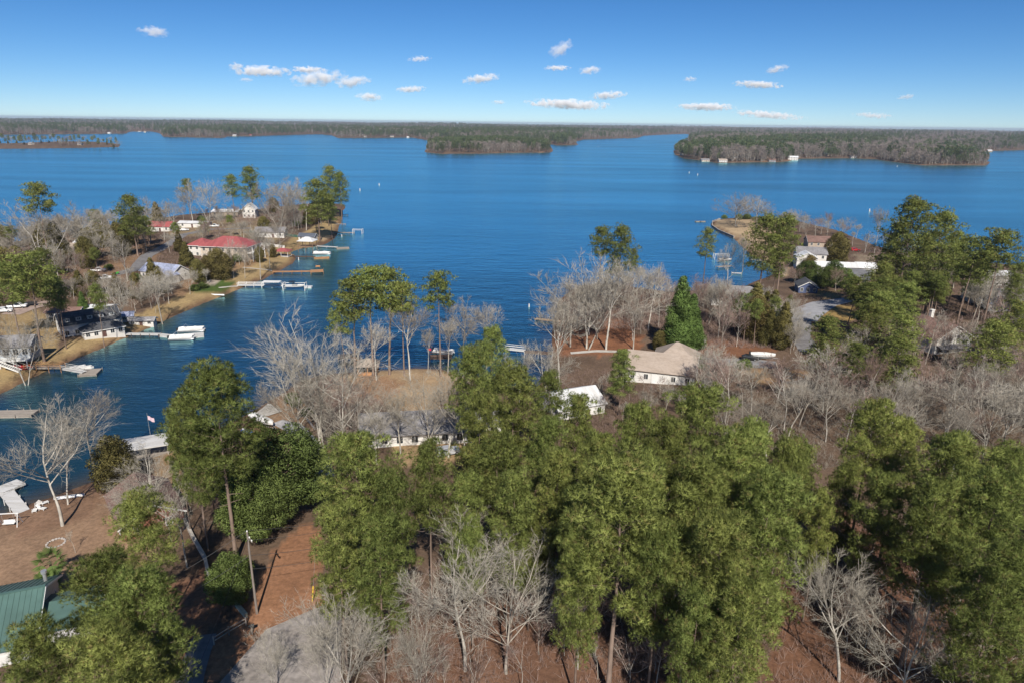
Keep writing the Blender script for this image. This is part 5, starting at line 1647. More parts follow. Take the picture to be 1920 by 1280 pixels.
for i, (x, y, w_) in enumerate([(38, 684, 'farthest'), (43, 687, 'middle'), (48, 690, 'nearest')]):
    canoe('%s of the three red kayaks by the wooden walkway' % w_, x, y, 38, KR, 3.4, name='kayak')
e = ground_at(18, 985)
t = thing('swing_frame', 'white A-frame garden swing at the left edge of the yard', 'swing', (e.x, e.y, height(e.x, e.y)), R(8))
f = MB()
for x in (-1.6, 1.6):
    f.bar((x, -0.9, 0), (x, 0, 2.3), 0.11).bar((x, 0.9, 0), (x, 0, 2.3), 0.11)
f.bar((-1.8, 0, 2.3), (1.8, 0, 2.3), 0.13)
f.build('frame', TRIM, t)
MB().box(-0.9, 0.9, -0.3, 0.25, 0.5, 0.56).box(-0.9, 0.9, 0.25, 0.32, 0.56, 1.0).build('seat', TRIM, t)
for x in (-0.85, 0.85):
    MB().bar((x, 0, 0.55), (x, 0, 2.3), 0.03).build('chain', STEEL, t)
for i, (x, y, lb) in enumerate([(66, 958, 'pale lounge chair on the bank nearest the T-shaped dock'), (80, 955, 'second pale lounge chair on the bank, right of the first'), (84, 944, 'small white garden chair at the water edge by the grey trunk')]):
    e = ground_at(x, y)
    t = thing('garden_chair', lb, 'chair', (e.x, e.y, height(e.x, e.y)), R(20 + 60 * i))
    MB().box(-0.35, 0.35, -0.6, 0.5, 0.3, 0.38).build('seat', CANVAS, t)
    MB().bar((0, 0.5, 0.36), (0, 1.0, 1.0), 0.7, 0.06, (1, 0, 0)).build('backrest', CANVAS, t)
    for sx in (-0.3, 0.3):
        for sy in (-0.5, 0.4):
            MB().box(sx - 0.03, sx + 0.03, sy - 0.03, sy + 0.03, 0, 0.3).build('leg', TRIM, t)
STONE = mat('field_stone', (0.42, 0.38, 0.35), 0.9, 0.2, 3)
def stone_ring(label, px, py, rad, n, cat='fire pit', name='fire_pit'):
    e = ground_at(px, py)
    t = thing(name, label, cat, (e.x, e.y, height(e.x, e.y)))
    for k in range(n):
        a = 6.28 * k / n
        x, y = rad * math.cos(a), rad * math.sin(a)
        s = random.uniform(0.16, 0.26)
        bm = bmesh.new()
        bmesh.ops.create_icosphere(bm, subdivisions=1, radius=s)
        for v in bm.verts:
            v.co *= random.uniform(0.8, 1.2)
            v.co.z *= 0.7
        me = bpy.data.meshes.new('stone')
        bm.to_mesh(me); bm.free()
        me.materials.append(STONE)
        add('stone', me, t, (x, y, 0.08))
    return t
stone_ring('ring of pale stones on the reddish lawn beside the young tree', 105, 1018, 1.25, 18)
stone_ring('round stone fire pit on the pale patio above the green lawn', 400, 525, 1.2, 14)
for i, (x, y, s_) in enumerate([(388, 523, 'leftmost'), (396, 520, 'rear'), (406, 521, 'rightmost'), (392, 529, 'front')]):
    e = ground_at(x, y)
    t = thing('patio_chair', '%s of the pale chairs round the stone fire pit' % s_, 'chair', (e.x, e.y, height(e.x, e.y)), R(90 * i + 20), 'chairs round the fire pit')
    MB().box(-0.4, 0.4, -0.4, 0.4, 0.3, 0.42).build('seat', CANVAS, t)
    MB().box(-0.4, 0.4, 0.35, 0.45, 0.42, 1.0).build('backrest', CANVAS, t)
    for sx in (-0.35, 0.35):
        for sy in (-0.35, 0.35):
            MB().box(sx - 0.04, sx + 0.04, sy - 0.04, sy + 0.04, 0, 0.3).build('leg', TRIM, t)
def low_wall(label, pts, h, th, m, name='garden_wall', cat='wall', z=0.0):
    P = [ground_at(x, y) for x, y in pts]
    o = P[0]
    t = thing(name, label, cat, (o.x, o.y, 0))
    for i in range(len(P) - 1):
        a, b_ = P[i] - o, P[i + 1] - o
        za, zb = height(P[i].x, P[i].y), height(P[i + 1].x, P[i + 1].y)
        MB().bar((a.x, a.y, za + h / 2 - 0.2), (b_.x, b_.y, zb + h / 2 - 0.2), th, h).build('wall_section', m, t)
        MB().bar((a.x, a.y, za + h - 0.17), (b_.x, b_.y, zb + h - 0.17), th + 0.1, 0.08).build('coping', m, t)
    return t
low_wall('white garden wall right of the red hip roof', [(486, 460), (505, 462), (534, 466)], 1.6, 0.3, WHITEWALL)
low_wall('pale stone retaining wall edging the brown-roofed house yard', [(203, 903), (222, 922), (248, 950)], 0.9, 0.5, CONCRETE)
low_wall('concrete wall running down beside the shaded trunks', [(328, 940), (345, 975), (362, 1010), (385, 1050), (392, 1085)], 0.9, 0.35, CONCRETE)
low_wall('short pale headwall at the foot of the utility pole', [(440, 1132), (462, 1158)], 0.8, 0.35, mat('mossy_concrete', (0.50, 0.50, 0.38), 0.9, 0.2))
low_wall('stone sea wall round the sandy point', [(1376, 446), (1348, 434), (1335, 425), (1336, 417), (1350, 412)], 1.2, 0.5, STONE, 'sea_wall')
low_wall('timber edging along the gravel drive', [(545, 752), (575, 785), (590, 805)], 0.5, 0.25, WOOD, 'edging')
def fence(label, pts, m, h=1.2, rails=(0.55, 1.05), step=2.4, solid=False, name='fence'):
    P = [ground_at(x, y) for x, y in pts]
    o = P[0]
    t = thing(name, label, 'fence', (o.x, o.y, 0))
    pm = MB().box(-0.07, 0.07, -0.07, 0.07, -0.3, h + 0.1).mesh('post', m)
    for i in range(len(P) - 1):
        n = max(1, int((P[i + 1] - P[i]).length / step))
        for k in range(n):
            a, b_ = P[i].lerp(P[i + 1], k / n), P[i].lerp(P[i + 1], (k + 1) / n)
            za, zb = height(a.x, a.y), height(b_.x, b_.y)
            add('post', pm, t, (a.x - o.x, a.y - o.y, za))
            if k == n - 1:
                add('post', pm, t, (b_.x - o.x, b_.y - o.y, zb))
            if solid:
                MB().bar((a.x - o.x, a.y - o.y, za + h / 2), (b_.x - o.x, b_.y - o.y, zb + h / 2), 0.04, h - 0.1).build('panel', m, t)
            else:
                for r_ in rails:
                    MB().bar((a.x - o.x, a.y - o.y, za + r_), (b_.x - o.x, b_.y - o.y, zb + r_), 0.06, 0.13).build('rail', m, t)
    return t
fence('two-rail pale wooden fence beside the paved drive', [(402, 1208), (430, 1190), (462, 1172)], WOOD)
fence('dark green mesh fence behind the red hip roof', [(468, 437), (510, 441), (560, 446)], mat('green_mesh', (0.03, 0.10, 0.07), 0.8, 0.1), 1.5, solid=True, step=3.0)
e = ground_at(473, 1188)
t = thing('mailbox', 'dark mailbox on a post at the end of the rail fence', 'mailbox', (e.x, e.y, height(e.x, e.y)), R(25))
MB().box(-0.06, 0.06, -0.06, 0.06, -0.2, 1.05).build('post', WOOD, t)
MB().box(-0.35, 0.35, -0.15, 0.15, 1.05, 1.25).tube([(-0.35, 0, 1.25), (0.35, 0, 1.25)], 0.15, 10).build('box', BLACKV, t)
e = ground_at(586, 1128)
t = thing('guy_marker', 'yellow guy wire guard standing at the edge of the paved drive', 'marker', (e.x, e.y, height(e.x, e.y)))
MB().bar((0, 0, 0), (0.25, 0.1, 2.4), 0.14).build('guard', mat('yellow_plastic', (0.75, 0.50, 0.05), 0.5, 0.1), t)
MB().tube([(0.25, 0.1, 2.4), (0.9, 0.36, 8.0)], 0.012, 4).build('wire_end', STEEL, t)

# the utility pole and its wires
POLEW = mat('pole_wood', (0.24, 0.20, 0.17), 0.9, 0.25, 2, stretch=(3, 3, 0.4))
e = ground_at(482, 1150)
pz = height(e.x, e.y)
t = thing('utility_pole', 'leaning grey utility pole with a single crossarm', 'utility pole', (e.x, e.y, pz))
PH = 12.2
MB().tube([(0, 0, -0.5), (0, 0, PH)], [0.17, 0.11], 10).build('pole', POLEW, t)
CA = Vector((0.62, -0.78, 0)).normalized()
MB().bar((-CA * 0.3 + Vector((0, 0, PH - 0.55))), (CA * 1.7 + Vector((0, 0, PH - 0.55))), 0.12, 0.14).build('crossarm', POLEW, t)
MB().bar(CA * 0.9 + Vector((0, 0, PH - 0.6)), Vector((0, 0, PH - 1.3)), 0.05).build('brace', STEEL, t)
for k in (0.0, 0.75, 1.6):
    q = CA * k
    zt = PH - 0.48 if k else PH
    MB().tube([(q.x, q.y, zt), (q.x, q.y, zt + 0.1), (q.x, q.y, zt + 0.22)], [0.07, 0.1, 0.05], 8).build('insulator', TRIM, t)
def wire(label, a, b_, sag, r_=0.022):
    a, b_ = Vector(a), Vector(b_)
    t = thing('power_line', label, 'wire', a)
    pts = []
    for k in range(19):
        u = k / 18
        p = a.lerp(b_, u) - a
        p.z -= sag * 4 * u * (1 - u)
        pts.append(p)
    MB().tube(pts, r_, 4).build('cable', BLACKV, t)
top = Vector((e.x, e.y, pz + PH))
nxt, prv, drop = ground_at(900, 905, 11.0) + Vector((0, 0, 11.0)), ground_at(330, 1420, 11) + Vector((0, 0, 11)), ground_at(345, 1310, 6) + Vector((0, 0, 6))
for k, lb in ((0.0, 'highest bare wire running right from the top of the utility pole'), (1.6, 'outer wire running right from the crossarm tip of the utility pole')):
    q = CA * k
    wire(lb, top + q + Vector((0, 0, 0.2 if k == 0 else -0.3)), nxt + q, 1.4)
wire('lower cable running right from the middle of the utility pole', top + Vector((0, 0, -3.4)), nxt + Vector((0, 0, -3.0)), 1.6, 0.03)
wire('lowest cable running right from the utility pole', top + Vector((0, 0, -5.4)), nxt + Vector((0, 0, -4.6)), 1.7, 0.03)
wl = ground_at(120, 1180, 9) + Vector((0, 0, 9))
wire('upper wire running left from the top of the utility pole', top + Vector((0, 0, 0.2)), wl, 0.8)
wire('lower wire running left from the utility pole', top + Vector((0, 0, -3.4)), wl + Vector((0, 0, -2.5)), 0.9)
wire('steep service wire dropping from the utility pole to the bottom edge', top + Vector((0, 0, -1.0)), drop, 0.5)

# ------------------------------------------------------------------ palms
def fan_palm(label, px, py, h, spread=1.5, n=34):
    e = ground_at(px, py, h)
    t = thing('fan_palm', label, 'palm', (e.x, e.y, height(e.x, e.y)))
    zone(e.x, e.y, 2)
    MB().tube([(0, 0, -0.2), (0.05, 0, h * 0.6), (0, 0.05, h * 0.95)], [0.2, 0.17, 0.15], 8).build('trunk', PINEBARK, t)
    r = np.random.default_rng(int(px))
    for k in range(n):
        a, el = k * 2.4, R(75 - 125 * (k / n) ** 0.8)
        d = np.array([math.cos(a) * math.cos(el), math.sin(a) * math.cos(el), math.sin(el)])
        c = np.array([0, 0, h * 0.95]) + d * 0.75 * spread
        side = np.cross(d, [0, 0, 1.0]); side /= np.linalg.norm(side) + 1e-6
        upv = np.cross(side, d)
        V, F = [], []
        V += [np.array([0, 0, h * 0.93]), np.array([0, 0, h * 0.93]) + side * 0.03, c]
        F.append((0, 1, 2))
        for j in range(13):
            b_ = -1.25 + 2.5 * j / 12
            dd = d * math.cos(b_) + side * math.sin(b_) - np.array([0, 0, 0.22 * abs(b_)])
            q = len(V)
            L = 0.75 * spread * (1 - 0.25 * abs(b_))
            V += [c, c + dd * L * 0.6 + (side * math.cos(b_) - d * math.sin(b_)) * 0.06, c + dd * L * 0.6 - (side * math.cos(b_) - d * math.sin(b_)) * 0.06, c + dd * L - np.array([0, 0, 0.1])]
            F += [(q, q + 1, q + 2), (q + 1, q + 3, q + 2)]
        me = mesh_np('frond', np.array(V), np.array(F), PALMLEAF)
        tinted(me, np.full(len(V), r.uniform(0.2, 0.8)))
        add('frond', me, t)
    return t
fan_palm('tall fan palm on the reddish lawn above the green roof', 92, 1050, 4.2, 1.6)
fan_palm('lower fan palm in front of the tall one, above the green roof', 86, 1092, 2.2, 1.5)
fan_palm('fan palm at the right gable of the tan-roofed house', 1312, 678, 4.2, 1.5)

# ------------------------------------------------------------------ trees that can be told apart
# kind, x of top, row of top, row of foot (or None), height (or None), width factor, build, label
TT = [
 # pines in the near stands
 ('pine', 398, 703, 1050, None, 1.4, 0, 'broad olive pine rising in front of the covered boat and ramp'),
 ('pine', 352, 760, None, 22, 1.0, 3, 'shorter pine leaning left beside the broad olive pine'),
 ('oak', 520, 806, None, 15, 1.35, 0, 'dark dense evergreen left of the rounded pale pine, above the pole'),
 ('oak', 470, 880, None, 12, 1.2, 0, 'second dark evergreen crowding the utility pole from behind'),
 ('pine', 668, 828, None, 25, 1.45, 4, 'large rounded pale green pine right of the bare dirt strip'),
 ('pine', 628, 960, None, 21, 1.1, 2, 'pine hanging over the bare dirt strip below the large rounded pine'),
 ('pine', 705, 985, None, 20, 1.1, 4, 'full low pine under the right side of the large rounded pine'),
 ('pine', 802, 850, 1140, None, 0.95, 1, 'slender pine with a bare bole, left of the parked silver vehicle'),
 ('pine', 930, 838, 1115, None, 1.35, 1, 'spreading pine with a long crooked dead limb below it'),
 ('pine', 962, 700, None, 25, 1.25, 0, 'rounded bright pine left of the white metal-roofed house'),
 ('pine', 900, 752, None, 23, 1.15, 2, 'full pine at the right end of the long ranch house'),
 ('pine', 884, 668, None, 24, 1.15, 1, 'pine on the shore side of the long ranch house end'),
 ('pine', 922, 624, None, 24, 0.95, 0, 'highest pine crown left of the cove, against the water'),
 ('pine', 1022, 798, None, 22, 1.0, 4, 'narrow pine between the rounded bright pine and the near stand'),
 ('pine', 1088, 750, None, 22, 1.05, 4, 'pine in front of the white metal-roofed house'),
 ('pine', 1168, 660, None, 15, 1.4, 4, 'low broad dark pine left of the tan-roofed house'),
 ('pine', 1195, 770, None, 23, 1.1, 0, 'pine at the back left of the dense near stand'),
 ('pine', 1305, 742, None, 27, 1.30, 4, 'tallest pine dome at the back of the dense near stand'),
 ('pine', 1245, 800, None, 25, 1.15, 2, 'pine filling the left shoulder of the dense near stand'),
 ('pine', 1385, 828, None, 26, 1.25, 4, 'bright pine on the right shoulder of the dense near stand'),
 ('pine', 1320, 880, None, 25, 1.2, 0, 'pine in the middle of the dense near stand'),
 ('pine', 1440, 905, None, 25, 1.25, 4, 'pine at the right edge of the dense near stand, over the gully'),
 ('pine', 1482, 845, None, 23, 0.9, 1, 'lighter lone pine right of the dense near stand'),
 ('pine', 1168, 893, None, 27, 1.5, 1, 'huge nearest pine in the middle with a thick bare bole'),
 ('pine', 1350, 985, None, 25, 1.3, 2, 'full pine low in the dense near stand'),
 ('pine', 1390, 1110, None, 22, 1.1, 4, 'pine at the bottom right corner of the dense near stand'),
 ('pine', 1310, 1120, None, 20, 1.0, 2, 'young full pine at the bottom between the two big near pines'),
 ('pine', 1240, 1010, None, 22, 1.0, 0, 'pine squeezed behind the huge nearest pine, right side'),
 ('pine', 1072, 925, None, 20, 0.9, 2, 'dark small pine behind the huge nearest pine, left side'),
 ('pine', 995, 985, None, 15, 0.95, 2, 'young bright pine above the big bare tree at the bottom'),
 ('pine', 885, 985, None, 17, 0.8, 0, 'thin pine behind the big bare tree at the bottom'),
 ('pine', 738, 900, None, 22, 0.9, 1, 'pine between the large rounded pine and the slender one'),
 ('pine', 1048, 858, None, 23, 0.95, 4, 'pine just above the huge nearest pine, to its left'),
 ('pine', 962, 900, None, 22, 1.0, 2, 'pine right of the spreading pine with the dead limb'),
 ('pine', 1132, 826, None, 23, 1.0, 4, 'pine above the huge nearest pine, directly behind it'),
 ('pine', 1216, 866, None, 24, 1.0, 2, 'pine between the huge nearest pine and the dense near stand'),
 ('pine', 1092, 1015, None, 20, 0.9, 4, 'low pine leaning on the left of the huge nearest pine'),
 ('pine', 868, 905, None, 20, 0.95, 4, 'pine right of the parked silver vehicle'),
 ('pine', 1545, 930, None, 18, 0.85, 2, 'shaded pine standing in the gully'),
 ('pine', 1640, 772, None, 24, 1.2, 1, 'wide pine standing alone right of the gully'),
 ('pine', 1700, 800, None, 22, 1.1, 0, 'dark pine just right of the wide pine beyond the gully'),
 ('pine', 1790, 828, None, 25, 1.4, 4, 'big spreading pine on the right, middle of three'),
 ('pine', 1868, 905, None, 25, 1.35, 4, 'big spreading pine on the right, nearest the edge'),
 ('pine', 1762, 925, None, 23, 1.2, 2, 'big shaded pine on the right above the pale bare tree'),
 ('pine', 1895, 850, None, 22, 1.0, 0, 'dark pine at the right edge above the spreading pines'),
 ('pine', 1660, 900, None, 21, 1.1, 2, 'deep shaded pine left of the big right pines'),
 ('pine', 1890, 1040, None, 23, 1.2, 4, 'lowest pine at the right edge'),
 ('pine', 1590, 880, None, 19, 1.0, 2, 'small dark pine at the far side of the gully'),
 ('pine', 255, 945, None, 19, 1.25, 1, 'olive pine above the dark yard shade at the lower left'),
 ('pine', 185, 1065, None, 21, 1.35, 1, 'wide pine beside the green metal roof'),
 ('pine', 262, 1085, None, 22, 1.25, 0, 'pine with a thick pale bole right of the wide one by the green roof'),
 ('pine', 60, 1205, None, 20, 1.35, 4, 'pine in the bottom left corner below the concrete pad'),
 ('pine', 215, 1195, None, 21, 1.35, 4, 'pine along the bottom edge right of the corner pine'),
 ('oak', 425, 1040, None, 8, 1.0, 1, 'low evergreen in deep shade left of the utility pole'),
 # right middle distance
 ('pine', 1715, 385, 600, None, 1.1, 0, 'left of the two tallest pines standing against the lake at right'),
 ('pine', 1770, 408, 590, None, 1.15, 2, 'right of the two tallest pines standing against the lake at right'),
 ('pine', 1688, 428, 585, None, 1.0, 2, 'darker pine at the left flank of the two tallest right pines'),
 ('pine', 1742, 455, None, 22, 1.2, 2, 'full pine below the two tallest right pines'),
 ('pine', 1800, 470, None, 20, 1.1, 0, 'pine on the right flank of the two tallest right pines'),
 ('pine', 1828, 455, 620, None, 1.0, 1, 'thin pine with a leaning bole right of the tall right pines'),
 ('pine', 1882, 443, 625, None, 1.15, 3, 'flat-topped pine at the right edge against the lake'),
 ('pine', 1860, 470, None, 22, 1.0, 1, 'second flat-topped pine near the right edge'),
 ('pine', 1660, 498, None, 19, 1.4, 2, 'broad pine behind the road loop'),
 ('pine', 1705, 535, None, 19, 1.2, 0, 'broad pine right of the one behind the road loop'),
 ('pine', 1640, 575, None, 19, 1.35, 2, 'bushy pine below the road loop, left'),
 ('pine', 1700, 600, None, 19, 1.3, 2, 'bushy pine below the road loop, right'),
 ('pine', 1552, 603, None, 18, 1.25, 2, 'yellowish pine at the near side of the road'),
 ('pine', 1610, 650, None, 15, 1.2, 0, 'low pine right of the yellowish roadside pine'),
 ('pine', 1690, 640, None, 17, 1.3, 2, 'dense pine left of the white gabled house front'),
 ('pine', 1868, 612, None, 20, 1.3, 0, 'pine right of the white gabled house, near the edge'),
 ('pine', 1915, 575, None, 20, 1.2, 2, 'pine touching the right edge below the roofs'),
 ('pine', 1440, 412, 560, None, 1.25, 2, 'tall layered pine on the sandy shore of the inlet'),
 ('pine', 1475, 412, 560, None, 1.15, 0, 'full pine right of the layered shore pine'),
 ('pine', 1460, 470, None, 17, 1.2, 2, 'lower dark pine below the layered shore pine'),
 ('pine', 1328, 433, 530, None, 0.9, 0, 'lone small pine left of the boat lift inlet'),
 ('pine', 1128, 433, 560, None, 0.95, 1, 'left of the two pines rising above the bare wooded point'),
 ('pine', 1165, 432, 565, None, 1.1, 2, 'right of the two pines rising above the bare wooded point'),
 ('pine', 1190, 470, None, 14, 0.9, 2, 'drooping lower pine beside the two above the wooded point'),
 ('cone', 1283, 514, 655, None, 1.0, 0, 'bright green cone-shaped evergreen behind the tan-roofed house'),
 ('cone', 1302, 548, 655, None, 1.0, 0, 'second bright green evergreen at the right of the cone-shaped one'),
 ('cedar', 1575, 436, 495, None, 1.2, 1, 'rusty brown cedar beside the tall white house'),
 ('cedar', 1520, 478, 508, None, 1.3, 1, 'rounded olive bush tree left of the long pale roof'),
 ('cedar', 1440, 545, None, 10, 1.2, 0, 'olive cedar right of the grey hip-roofed house'),
 ('cedar', 1240, 620, None, 6, 1.2, 1, 'low olive bush behind the tan-roofed house'),
 # the cabin point
 ('pine', 655, 532, 706, None, 1.15, 1, 'leftmost pine of the tall group by the open cabin'),
 ('pine', 690, 514, 704, None, 1.2, 3, 'second pine of the tall group by the open cabin'),
 ('pine', 722, 514, 702, None, 1.15, 1, 'third pine of the tall group by the open cabin'),
 ('pine', 752, 540, 705, None, 0.9, 3, 'rightmost thin-crowned pine of the tall group by the open cabin'),
 ('pine', 640, 575, 712, None, 0.9, 1, 'lower drooping pine at the left of the tall cabin group'),
 ('pine', 822, 523, 706, None, 0.85, 3, 'solitary tufted pine by the dark brown dock'),
 ('bare', 590, 588, 868, None, 1.35, 3, 'big vase-shaped bare tree left of the cabin point'),
 ('bare', 630, 640, 850, None, 1.1, 1, 'brownish bare tree at the right of the big vase-shaped one'),
 ('bare', 545, 690, 870, None, 1.0, 0, 'bare tree leaning over the timber edging by the gravel drive'),
 ('bare', 660, 725, 880, None, 1.3, 1, 'tangled brown bare tree left of the long ranch house'),
 ('bare', 700, 745, 870, None, 1.1, 4, 'smaller tangled bare tree at the ranch house corner'),
 ('bare', 764, 562, 712, None, 1.05, 2, 'whitest straight bare tree on the cabin point'),
 ('bare', 700, 600, 712, None, 0.9, 2, 'slim bare tree among the tall cabin pines'),
 ('bare', 868, 553, 690, None, 1.15, 0, 'forked bare tree with tufts at the water right of the solitary pine'),
 ('bare', 912, 560, 690, None, 0.9, 2, 'bare tree leaning right beside the forked one at the water'),
 ('bare', 838, 590, 700, None, 0.9, 2, 'bare tree just right of the solitary tufted pine'),
 ('bare', 800, 610, 700, None, 0.7, 2, 'thin bare tree left of the dark brown dock'),
 ('bare', 800, 690, 855, None, 1.25, 1, 'low wide bare tree before the ranch house, left of the other'),
 ('bare', 745, 705, 850, None, 1.1, 2, 'upright bare tree before the left end of the ranch house'),
 ('bare', 870, 720, 852, None, 1.0, 0, 'bare tree before the right end of the ranch house'),
 ('bare', 838, 685, 858, None, 1.2, 0, 'thick-trunked bare tree in front of the ranch house'),
 ('bare', 975, 648, None, 15, 0.8, 0, 'small bare tree poking out of the pines by the cove'),
 # the near left shore
 ('bare', 150, 722, 905, None, 1.15, 4, 'pale forked bare tree on the bank left of the olive cedar'),
 ('bare', 72, 775, 985, None, 1.35, 0, 'large bare tree on the bank by the T-shaped dock'),
 ('bare', 95, 790, 945, None, 1.0, 2, 'second bare tree on the bank behind the large one'),
 ('bare', 270, 836, None, 13, 1.3, 1, 'twiggy bare tree over the brown-roofed house'),
 ('bare', 300, 880, None, 13, 1.1, 0, 'bare tree right of the brown-roofed house'),
 ('bare', 330, 925, None, 12, 1.1, 4, 'crooked pale bare tree among the shaded trunks'),
 ('bare', 232, 905, None, 9, 1.1, 1, 'low bare tree between the cedar and the brown roof'),
 ('thin', 133, 995, 1036, None, 1.2, 0, 'young forked tree alone on the reddish lawn'),
 ('cedar', 205, 818, 915, None, 1.25, 1, 'bronze olive cedar on the bank left of the boathouse'),
 # bottom
 ('bare', 505, 1172, None, 9, 1.0, 3, 'finely twigged bare tree at the left of the paved drive'),
 ('bare', 632, 1098, None, 15, 1.2, 3, 'white-limbed bare tree over the right of the paved drive'),
 ('bare', 590, 1150, None, 11, 0.9, 3, 'low spreading bare tree covering the paved drive'),
 ('bare', 870, 1003, None, 18, 1.25, 0, 'biggest bare tree at the bottom, left stem group'),
 ('bare', 952, 1022, None, 17, 1.2, 1, 'biggest bare tree at the bottom, right stem group'),
 ('bare', 770, 1165, None, 12, 1.1, 3, 'bare tree low at the bottom left of the biggest one'),
 ('bare', 1620, 1035, None, 17, 1.15, 2, 'pale bare tree at the lower right with upright limbs'),
 ('bare', 1735, 1105, None, 15, 1.3, 1, 'wide bare tree right of the pale upright one at the lower right'),
 ('bare', 1840, 1165, None, 13, 1.2, 1, 'finely twigged bare tree in the bottom right corner'),
 # the wooded point right of the cove
 ('bare', 1055, 555, 745, None, 1.0, 2, 'tall bare tree at the left tip of the wooded point'),
 ('bare', 1040, 640, 790, None, 1.0, 0, 'bare tree close to the white metal-roofed house'),
 ('bare', 1108, 482, 655, None, 1.35, 3, 'broad rounded bare tree crowning the wooded point'),
 ('bare', 1075, 512, 650, None, 1.1, 0, 'bare tree at the left of the broad rounded one on the point'),
 ('bare', 1146, 484, 655, None, 1.1, 2, 'bare tree at the right of the broad rounded one on the point'),
 ('bare', 1225, 488, 620, None, 0.95, 2, 'reddish bare tree between the point pines and the cone evergreen'),
 ('bare', 1195, 540, 655, None, 1.0, 0, 'pale bare tree left behind the tan-roofed house'),
 ('bare', 1385, 362, 425, None, 1.7, 3, 'round bare tree out on the sandy point, left one'),
 ('bare', 1425, 366, 430, None, 1.7, 0, 'round bare tree out on the sandy point, right one'),
 ('bare', 1400, 440, 510, None, 0.9, 2, 'bare tree standing in front of the boat lift inlet'),
 ('bare', 1372, 455, 548, None, 1.0, 0, 'bare tree behind the left gable of the hip-roofed house'),
 ('bare', 1655, 383, 480, None, 0.6, 2, 'thin dead tree leaning against the lake at right'),
 # the peninsula
 ('pine', 66, 353, 505, None, 1.0, 3, 'tall tufted pine at the back left of the peninsula'),
 ('pine', 242, 373, 480, None, 1.35, 2, 'dense dark pine in the middle of the peninsula'),
 ('pine', 432, 332, 405, None, 1.1, 0, 'left of the two pines behind the peninsula roofs'),
 ('pine', 467, 318, 405, None, 1.25, 2, 'right of the two pines behind the peninsula roofs'),
 ('pine', 616, 317, 405, None, 1.2, 2, 'tallest pine at the tip of the peninsula'),
 ('pine', 636, 328, 412, None, 1.0, 2, 'outermost pine at the tip of the peninsula'),
 ('pine', 592, 343, 452, None, 1.35, 2, 'full front pine at the tip of the peninsula'),
 ('pine', 618, 375, 448, None, 1.1, 0, 'lower pine leaning over the water at the tip'),
 ('pine', 348, 340, 410, None, 0.9, 3, 'small pine top behind bare branches left of the two roof pines'),
 ('pine', 44, 488, 678, None, 1.3, 1, 'large pine with a long leaning bole by the wooden walkway'),
 ('pine', 100, 530, 654, None, 0.8, 1, 'thin pine shading the left end of the charcoal-roofed house'),
 ('pine', 176, 540, 652, None, 0.75, 1, 'thin pine shading the front of the charcoal-roofed house'),
 ('pine', 8, 500, None, 22, 1.2, 0, 'pine at the left edge behind the white vehicles'),
 ('pine', 95, 520, None, 19, 1.0, 0, 'pine right of the long leaning bole'),
 ('cedar', 96, 414, 498, None, 1.35, 0, 'tall olive cedar on the left of the peninsula'),
 ('cedar', 406, 466, 524, None, 1.25, 1, 'olive brown cedar in front of the red hip roof'),
 ('cedar', 345, 452, 500, None, 1.2, 0, 'green cedar left of the red hip roof'),
 ('cedar', 280, 482, 545, None, 1.0, 0, 'narrow olive tree left of the blue-grey sheeted roof'),
 ('cedar', 180, 420, 465, None, 1.3, 1, 'brownish evergreen beside the dark middle pine'),
 ('cone', 150, 545, 592, None, 1.0, 0, 'dark green tree behind the charcoal-roofed house'),
 ('bare', 62, 378, 505, None, 1.5, 3, 'wide bare tree under the tall tufted pine'),
 ('bare', 112, 395, 470, None, 0.8, 2, 'slim white bare tree near the peninsula back shore'),
 ('bare', 150, 390, 470, None, 1.2, 1, 'grey bare tree right of the slim white one'),
 ('bare', 188, 388, 462, None, 1.0, 2, 'bare tree against the lake left of the dark middle pine'),
 ('bare', 270, 368, 455, None, 1.3, 0, 'curly-topped bare tree right of the dark middle pine'),
 ('bare', 352, 345, 420, None, 1.2, 0, 'pale bare tree before the water left of the roof pines'),
 ('bare', 382, 333, 415, None, 1.1, 3, 'mauve bare tree beside the pale one left of the roof pines'),
 ('bare', 515, 338, 430, None, 1.3, 3, 'mauve bare tree right of the narrow white gable house'),
 ('bare', 545, 328, 425, None, 1.3, 1, 'tallest mauve bare tree left of the tip pines'),
 ('bare', 568, 350, 432, None, 1.0, 2, 'whitish bare tree against the full front pine'),
 ('bare', 225, 440, 528, None, 1.2, 0, 'bare tree by the lane end and the green mower'),
 ('bare', 290, 508, 608, None, 1.1, 2, 'bare tree with a thick white bole by the long low shed'),
 ('bare', 216, 528, 622, None, 1.0, 0, 'bare tree beside the blue-roofed garden shed'),
 ('bare', 20, 585, 722, None, 0.9, 3, 'cluster of pale stems on the bank at the left edge'),
 ('bare', 478, 418, 524, None, 0.9, 2, 'tallest bare tree before the red hip roof'),
 ('bare', 452, 452, 522, None, 0.7, 2, 'thin bare tree left of the tallest before the red roof'),
 ('bare', 430, 445, 522, None, 0.7, 0, 'thin leaning bare tree before the red roof front'),
 ('bare', 500, 440, 506, None, 0.8, 2, 'bare tree right of the red hip roof balcony'),
 ('bare', 516, 408, 468, None, 1.4, 3, 'round-headed bare tree before the white house and green fence'),
 ('bare', 350, 505, 552, None, 1.2, 1, 'reddish bare tree right of the blue-grey sheeted roof'),
 ('bare', 310, 520, 570, None, 1.1, 0, 'small bare tree below the blue-grey sheeted roof'),
]
for k_, x, yt, yb, h_, wd, vr, lb in TT:
    tree(k_, x, yt, yb, h_, lb, None, wd, vr)

